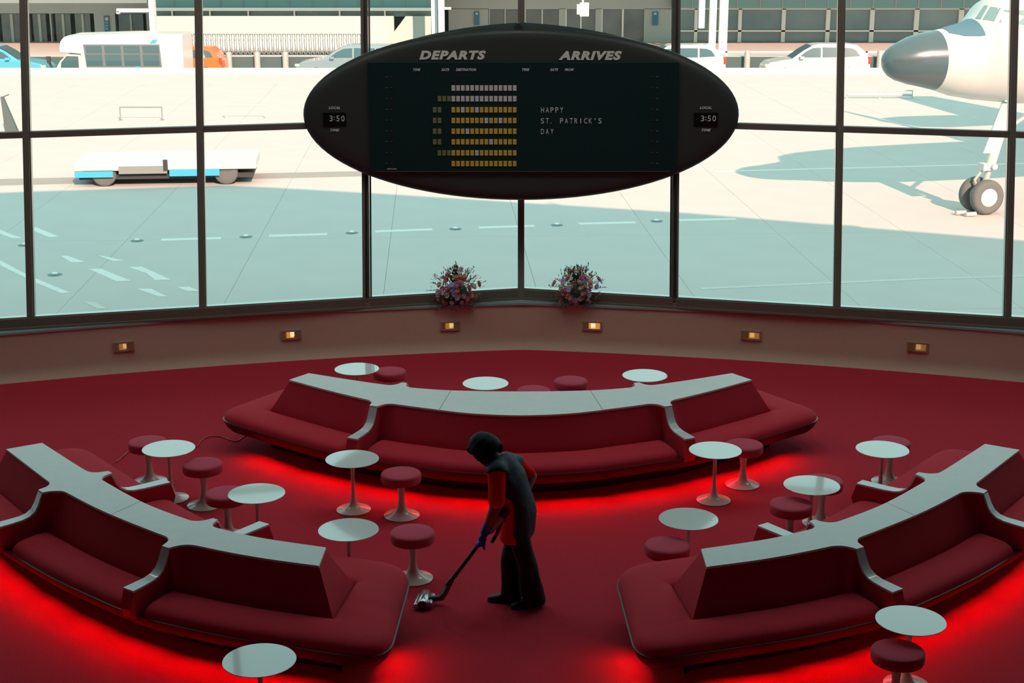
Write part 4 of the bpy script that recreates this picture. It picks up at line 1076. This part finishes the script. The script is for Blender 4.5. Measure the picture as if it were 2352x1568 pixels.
tbox(.05, 1.0, -.01, .0, .44, .56, 'side_vent', M_pale); tbox(1.15, 2.4, -.01, .0, .34, .54, 'side_vent', M_grey)
tbox(2.3, 2.42, -.014, .0, .40, .70, 'mast', M_dk)
for x in (.75, LT-.8):
    for y in (.12, 1.62):
        MB().lathe([(.10, -.11), (.27, -.12), (.31, -.08), (.31, .08), (.27, .12), (.10, .11)], 24, TP(x, y+.08, .31), (ty.to_track_quat('Z', 'Y')).to_matrix()).build('wheel', M_tyre, tr, 50)

# ================================================================== vehicles on the service road
ROADZ = -2.0
def car(u0, u1, Y, vtop, color, label, face=-1, name='parked_car', rough=.3, hatch=True):
    x0, x1 = by(u0, 150, Y).x, by(u1, 150, Y).x; L = x1-x0; ht = by((u0+u1)/2, vtop, Y).z-ROADZ; k_ = L/4.7; h = ht/1.66
    m = mat('car paint '+name, color, rough, spec=.5, coat=.5)
    r = thing(name, ((x0+x1)/2, Y, ROADZ), label, 'car', 'cars on the service road')
    X = lambda x: (x0+x*k_) if face < 0 else (x1-x*k_)
    PT = lambda x, y, z: Vector((X(x), Y+y, ROADZ+z*h))
    lower = [(0.06, .32), (0, .52), (.04, .74), (.22, .90), (.75, 1.00), (1.30, 1.06), (4.55, 1.10), (4.66, .95), (4.70, .60), (4.62, .32)]
    arch = [(4.15, .32), (4.1, .50), (3.95, .66), (3.75, .70), (3.55, .66), (3.4, .50), (3.35, .32), (1.32, .32), (1.27, .50), (1.12, .66), (.92, .70), (.72, .66), (.57, .50), (.52, .32)]
    MB().loft([[PT(x, y, z) for x, z in lower+arch] for y in (-.90, -.86, .86, .90)]).build('body', m, r, bevel=.03)
    belt = [(1.18, 1.05), (4.58, 1.09)]
    gh = MB()
    base = [PT(1.20, -.84, 1.05), PT(4.60, -.82, 1.09), PT(4.60, .82, 1.09), PT(1.20, .84, 1.05)]
    midr = [PT(1.72, -.74, 1.40), PT(4.40, -.74, 1.40), PT(4.40, .74, 1.40), PT(1.72, .74, 1.40)]
    top = [PT(2.15, -.64, 1.62), PT(4.10, -.66, 1.62), PT(4.10, .66, 1.62), PT(2.15, .64, 1.62)]
    top2 = [PT(2.45, -.5, 1.66), PT(3.8, -.5, 1.66), PT(3.8, .5, 1.66), PT(2.45, .5, 1.66)]
    gh.loft([base, midr, top, top2]); gh.build('cabin', m, r, bevel=.02)
    def win(P):
        n = len(P); mb = MB(); q = [PT(x, -(.85-.315*(z-1.05))-.02, z) for x, z in P]; mb.add(q+[p+Vector((0, .03, 0)) for p in q], [tuple(range(n)), tuple(range(2*n-1, n-1, -1))]+[(i, (i+1) % n, n+(i+1) % n, n+i) for i in range(n)]); mb.build('side_window', M_vglass, r)
    win([(1.50, 1.12), (2.48, 1.13), (2.48, 1.52), (2.12, 1.50), (1.80, 1.35)]); win([(2.56, 1.13), (3.45, 1.14), (3.45, 1.52), (2.56, 1.53)]); win([(3.53, 1.14), (4.22, 1.18), (4.05, 1.42), (3.85, 1.50), (3.53, 1.52)])
    MB().loft([[PT(x+d, y, z) for x, z in ((1.28, 1.09), (1.72, 1.40), (2.10, 1.60))] for y, d in ((-.66, -.04), (.66, -.04))], closed=False).build('windscreen', M_vglass, r)
    MB().box(PT(1.62, -.98, 1.12), (.18, .14, .12)).build('mirror', m, r)
    MB().box(PT(.10, -.80, .80), (.22, .22, .10)).build('headlamp', mat('headlamp', (.6, .58, .5), .2), r)
    MB().box(PT(4.64, -.82, .98), (.12, .18, .30)).build('tail_lamp', mat('tail lamp', (.75, .06, .03), .3), r)
    for x in (.92, 3.75):
        for y in (-.78, .78):
            MB().lathe([(.10, -.10), (.28, -.11), (.335, -.07), (.335, .07), (.28, .11), (.10, .10)], 22, PT(x, y, 0)+UP*.335, Matrix.Rotation(PI/2, 3, 'X')).build('wheel', M_tyre, r, 50)
    return r
car(-130, 118, 74.5, 102, (.10, .45, .58), 'sky blue car beside the white bus on the service road', 1, 'blue_car')
car(330, 516, 76.75, 106, (.85, .16, .03), 'bright orange car half hidden behind the white bus', -1, 'orange_car')
car(683, 930, 75.5, 101, (.22, .32, .35), 'silver car in front of the luggage trolleys, partly behind the flight board', -1, 'silver_car')
car(1420, 1662, 75.5, 101, (.64, .64, .60), 'white car on the service road half covered by the flight board edge', -1, 'white_car')
car(1750, 1990, 75.0, 99, (.64, .64, .60), 'white car on the service road ahead of the aircraft nose', -1, 'white_suv')
# bus
YBU = 73.2; bz = lambda v: by(280, v, YBU).z; bxx = lambda u: by(u, 120, YBU).x
bus = thing('shuttle_bus', (bxx(280), YBU, ROADZ), 'white shuttle bus with a long dark window and small blue stripes', 'bus')
M_bus = mat('bus white', (.66, .66, .62), .35)
def bprism(px, y0, y1, name, m, parent=bus, bev=None): return MB().loft([[Vector((bxx(u), YBU+y, bz(v))) for u, v in px] for y in (y0, y1)]).build(name, m, parent, bevel=bev)
bb = [(137, 120), (137, 108), (140, 95), (148, 86), (158, 82), (300, 78), (420, 79), (420, 190), (185, 190), (185, 124), (152, 121)]
bprism(bb, 0, 2.3, 'coachwork', M_bus, bev=.04)
bprism([(185, 124), (185, 190), (100, 190), (104, 166), (122, 160), (133, 142), (152, 124)], .15, 2.1, 'cab', M_bus, bev=.03)
bprism([(135, 158), (137, 144), (150, 129), (177, 130), (177, 158)], .12, .16, 'cab_window', M_vglass)
wf = bprism([(192, 102), (367, 102), (370, 154), (197, 154)], -.03, .02, 'window_band', mat('bus window frame', (.16, .19, .19), .4))
for k_ in range(4):
    u0 = 197+43.5*k_
    for v0, v1 in ((105, 122), (125, 151)): bprism([(u0, v0), (u0+37, v0), (u0+38, v1), (u0+1, v1)], -.045, -.028, 'pane', M_vglass, wf)
for q in ([(352, 91), (364, 90), (359, 98), (346, 99)], [(309, 152.5), (322, 152.5), (316, 160), (305, 160)]): bprism(q, -.05, .01, 'blue_stripe', M_blue)
bprism([(108, 129), (117, 129), (117, 146), (110, 144)], -.25, -.10, 'mirror', M_dk); bprism([(112, 144), (117, 144), (124, 160), (118, 160)], -.2, -.12, 'mirror_arm', M_dk)
for u in (150, 360):
    for y in (.12, 2.0): MB().lathe([(.12, -.12), (.35, -.13), (.40, -.08), (.40, .08), (.35, .13), (.12, .12)], 22, Vector((bxx(u), YBU+y+.1, ROADZ+.40)), Matrix.Rotation(PI/2, 3, 'X')).build('wheel', M_tyre, bus, 50)

# ================================================================== terminal opposite
PAVZ = -1.0
M_tconc = mat('terminal concrete', (.46, .54, .51), .85, vary=.08, scale=.6); M_fascia = mat('terminal fascia', (.22, .42, .43), .6); M_cream = mat('pale terminal wall', (.62, .62, .58), .85, vary=.03, scale=.5)
M_dglass = mat('terminal glass', (.20, .30, .31), .12, spec=.7, vary=.5, scale=.35); M_tframe = mat('white terminal frame', (.92, .93, .88), .5); M_tdoor = mat('dark door glass', (.16, .20, .20), .15, spec=.6, vary=.6, scale=.6)
term = thing('terminal_building', (0, 88, PAVZ), 'grey terminal building with glass doors, white columns and teal fascia opposite', 'building')
def tb(u0, u1, v0, v1, Y, d, name, m, parent=term, zlo=None, zhi=None):
    a, b2 = by(u0, v0, Y), by(u1, v1, Y); z1 = a.z if zhi is None else zhi; z0 = b2.z if zlo is None else zlo
    return MB().box(((a.x+b2.x)/2, Y+d/2, (z0+z1)/2), (abs(b2.x-a.x), d, z1-z0)).build(name, m, parent)
MB().box((0, 88.5, 3.3), (110, 17, .6)).build('canopy', M_tconc, term)
MB().box((0, 95, 3), (110, 2, 8.4)).build('rear_wall', M_tconc, term)
# left entrance, set back
tb(-250, 345, 6, 31, 88, .4, 'header', M_tconc, zhi=3.0)
for u0, u1 in ((-250, -60), (58, 72), (113, 124), (215, 270), (335, 360)): tb(u0, u1, 31, 130, 88, .4, 'pier', M_tconc, zlo=PAVZ)
for u0, u1 in ((-60, 0), (2, 56), (74, 112), (126, 168), (171, 213), (271, 334)):
    d_ = tb(u0, u1, 32, 130, 88.15, .06, 'door', M_tdoor, zlo=PAVZ); tb((u0+u1)/2-1, (u0+u1)/2+1, 32, 130, 88.08, .08, 'door_frame', M_tconc, d_, zlo=PAVZ)
tb(-250, 338, 0, 7, 84.5, .3, 'beam', M_tframe)
sg = tb(238, 252, 37, 73, 87.9, .08, 'sign', mat('blue sign', (.05, .22, .36), .5)); tb(241, 249, 40, 47, 87.86, .04, 'sign_disc', mat('pale sign print', (.6, .6, .6), .6), sg)
for k_ in range(3): tb(241, 249, 50+7*k_, 54+7*k_, 87.86, .04, 'sign_bar', mat('sign print', (.2, .42, .5), .6), sg)
co = tb(340, 357, 0, 80, 79.6, .5, 'column', M_tframe, zlo=PAVZ, zhi=3.0); tb(267, 340, 20, 28, 79.7, .3, 'arm', M_tframe, co); tb(267, 274, 26, 32, 79.7, .3, 'arm_end', M_tframe, co)
# sunlit wall behind the trolleys
tb(345, 905, 37, 90, 84, .5, 'low_wall', M_cream, zlo=PAVZ)
tb(345, 1000, 24, 38, 84.6, .1, 'strip_window', M_dglass)
for u in (395, 482, 570, 676, 780, 884): tb(u-2, u+2, 24, 38, 84.3, .2, 'mullion', M_tframe)
tb(345, 1000, 18, 25, 83.8, .5, 'beam', M_tframe)
fs_ = tb(345, 1000, 0, 18, 84.2, .4, 'fascia', M_fascia, zhi=3.0)
for u in range(400, 1000, 53): tb(u-.7, u+.7, 0, 18, 84.15, .06, 'joint', M_joint, fs_)
mb = MB(); mb.loft([[by(u, v, y) for u, v in ((932, 37), (990, 37), (990, 100), (885, 100))] for y in (83.7, 84.4)]); mb.build('shade_edge_wall', M_tconc, term)  # diagonal shade edge put into the shape of this darker slab
tb(990, 1005, 0, 100, 80.2, .4, 'column', mat('pale blue column', (.50, .58, .62), .6), zlo=PAVZ, zhi=3.0); tb(1006, 1021, 0, 100, 79.6, .5, 'column', M_tframe, zlo=PAVZ, zhi=3.0); tb(1020, 1036, 17, 22, 79.7, .3, 'arm', M_tframe)
# centre entrance
tb(1000, 1545, 0, 21, 88, .4, 'header', M_tconc, zhi=3.0)
for u0, u1 in ((1030, 1122), (1480, 1545), (1192, 1204), (1284, 1298), (1368, 1380)): tb(u0, u1, 20, 130, 88, .4, 'pier', M_tconc, zlo=PAVZ)
for u0, u1 in ((1124, 1158), (1160, 1191), (1206, 1243), (1245, 1283), (1300, 1332), (1334, 1367), (1382, 1428), (1430, 1479)):
    d_ = tb(u0, u1, 21, 130, 88.15, .06, 'door', M_tdoor, zlo=PAVZ); tb(u0-1, u0+1, 21, 130, 88.08, .08, 'door_frame', M_tframe, d_, zlo=PAVZ)
for u in (1095, 1505):
    sg = tb(u-6, u+6, 27, 58, 87.9, .08, 'sign', mat('blue sign', (.05, .22, .36), .5)); tb(u-3, u+3, 29, 34, 87.86, .04, 'sign_disc', mat('pale sign print', (.6, .6, .6), .6), sg)
mb = MB(); q0, q1 = by(1325, 6, 80.5), by(1352, 37, 80.5); mb.box(((q0.x+q1.x)/2+.08, 80.5, (q0.z+q1.z)/2), ((q1.x-q0.x)*.75, .4, q0.z-q1.z)); mb.box((q0.x+.1, 80.45, q1.z+.35), (.2, .4, .5)); mb.tube([Vector(((q0.x+q1.x)/2, 80.5, q0.z)), Vector(((q0.x+q1.x)/2, 80.5, 3.0))], .05, 8); mb.build('hanging_lamp', M_tframe, term)
# right glazing
fs_ = tb(1545, 2600, 0, 19, 87.4, .5, 'fascia', M_fascia, zhi=3.0)
for u in range(1590, 2600, 52): tb(u-.6, u+.6, 0, 19, 87.36, .06, 'joint', M_joint, fs_)
for u0 in (1549, 1599, 1699, 1801, 1902, 2004, 2106, 2208, 2310, 2412, 2514):
    u1 = 1597 if u0 == 1549 else u0+99
    for v0, v1 in ((21, 70), (72, 108)): tb(u0, u1, v0, v1, 88.1, .06, 'pane', M_dglass)
    tb(u1-1, u1+3.5, 20, 110, 87.9, .25, 'mullion', M_tframe)
for v0, v1 in ((18.5, 22), (69.5, 73), (108, 114)): tb(1545, 2600, v0, v1, 87.9, .25, 'beam', M_tframe)
tb(1545, 2600, 114, 150, 87.9, .3, 'base_wall', M_tconc, zlo=PAVZ)
for u0, u1, vb in ((1607, 1618, 65), (1632, 1643, 120), (1655, 1668, 150)): tb(u0, u1, 0, vb, 79.6, .35, 'column', M_tframe, zlo=(None if vb == 65 else PAVZ), zhi=3.0)
tb(1660, 2300, 118, 121, 78.6, .12, 'handrail', M_tframe); tb(1660, 2300, 143, 146, 78.6, .12, 'handrail', M_tframe)
for q in (1668, 1720, 1990, 2180): tb(q-2, q+2, 118, 146, 78.6, .12, 'rail_post', M_tframe, zlo=PAVZ)
# bollards
bol = thing('bollard', (0, 0, 0), '', 'bollard', 'steel bollards along the kerb')
MB().lathe([(.155, 0), (.155, .80), (.15, .84), (.10, .87), (.03, .88)], 20).build('post', mat('brushed steel', (.52, .52, .50), .4, metal=.3), bol, 40)
MB().lathe([(.165, .0), (.165, .05), (.156, .055)], 20).build('collar', M_grey, bol, 40)
bl_lab = ['steel bollard just behind the orange car', 'steel bollard below the luggage trolleys, between two bollards', 'steel bollard next to the silver car', 'steel bollard ahead of the white car below the aircraft nose', 'steel bollard behind the white car and the aircraft nose']
for i, (u, vt) in enumerate(((525, 119), (590, 118), (655, 118), (1717, 115), (2022, 115))):
    c = bol if i == 0 else copy_tree(bol); p = by(u, vt, 77.85); c.location = (p.x, 77.85, ROADZ); c['label'] = bl_lab[i]
    hgt = (p.z-ROADZ)/.88; c.scale = (1, 1, hgt)
# luggage trolleys in a long nested row
tm_ = MB()
for x in (-.075, .075):
    tm_.tube([(x, -.30, .10), (x, .30, .10)], .022, 6); tm_.tube([(x, -.28, .10), (x*.8, -.34, .72), (x, -.30, .92), (x*.9, -.44, 1.0)], .020, 6)
    tm_.lathe([(.03, -.02), (.07, -.02), (.07, .02), (.03, .02)], 10, (x, -.25, .07), Matrix.Rotation(PI/2, 3, 'Y')); tm_.lathe([(.03, -.02), (.07, -.02), (.07, .02), (.03, .02)], 10, (x, .25, .07), Matrix.Rotation(PI/2, 3, 'Y'))
tm_.box((0, 0, .13), (.17, .6, .03)); tm_.tube([(-.095, -.42, 1.0), (.095, -.42, 1.0)], .024, 6); tm_.box((0, -.2, .70), (.16, .22, .03))
tmesh = tm_.mesh('luggage_trolley'); tmesh.materials.append(mat('trolley steel', (.16, .25, .26), .4, metal=.2))
tp_ = MB().box((0, -.36, .50), (.085, .03, .46)).mesh('front_panel'); tp_.materials.append(mat('trolley panel', (.80, .82, .80), .5))
n_tr = 40
for k_ in range(n_tr):
    u = 422+10.65*k_; p = by(u, 122, 79.3)
    o = bpy.data.objects.new('luggage_trolley', tmesh); COL.objects.link(o); o.location = (p.x, 79.3, PAVZ); o.rotation_euler = (0, 0, 0)
    sc_ = (by(u, 76, 79.3).z-PAVZ)/1.02; o.scale = (1, 1, sc_)
    fp = bpy.data.objects.new('front_panel', tp_); COL.objects.link(fp); fp.parent = o
    lab = 'pale steel luggage trolley nested in the long row before the pale wall'
    if k_ == 0: lab = 'pale steel luggage trolley at the bus end of the long nested row'
    if k_ == n_tr-1: lab = 'pale steel luggage trolley at the flight board end of the long nested row'
    tag(o, lab, 'trolley', 'nested luggage trolleys')
tag(MB().box((0, 78.15, -1.33), (140, .08, .62)).build('pavement_edge', mat('shade-toned kerb face', (.07, .12, .12), .8)), 'dark shade-toned kerb face of the raised pavement', kind='structure')  # canopy shade over the kerb is put into this strip's dark colour
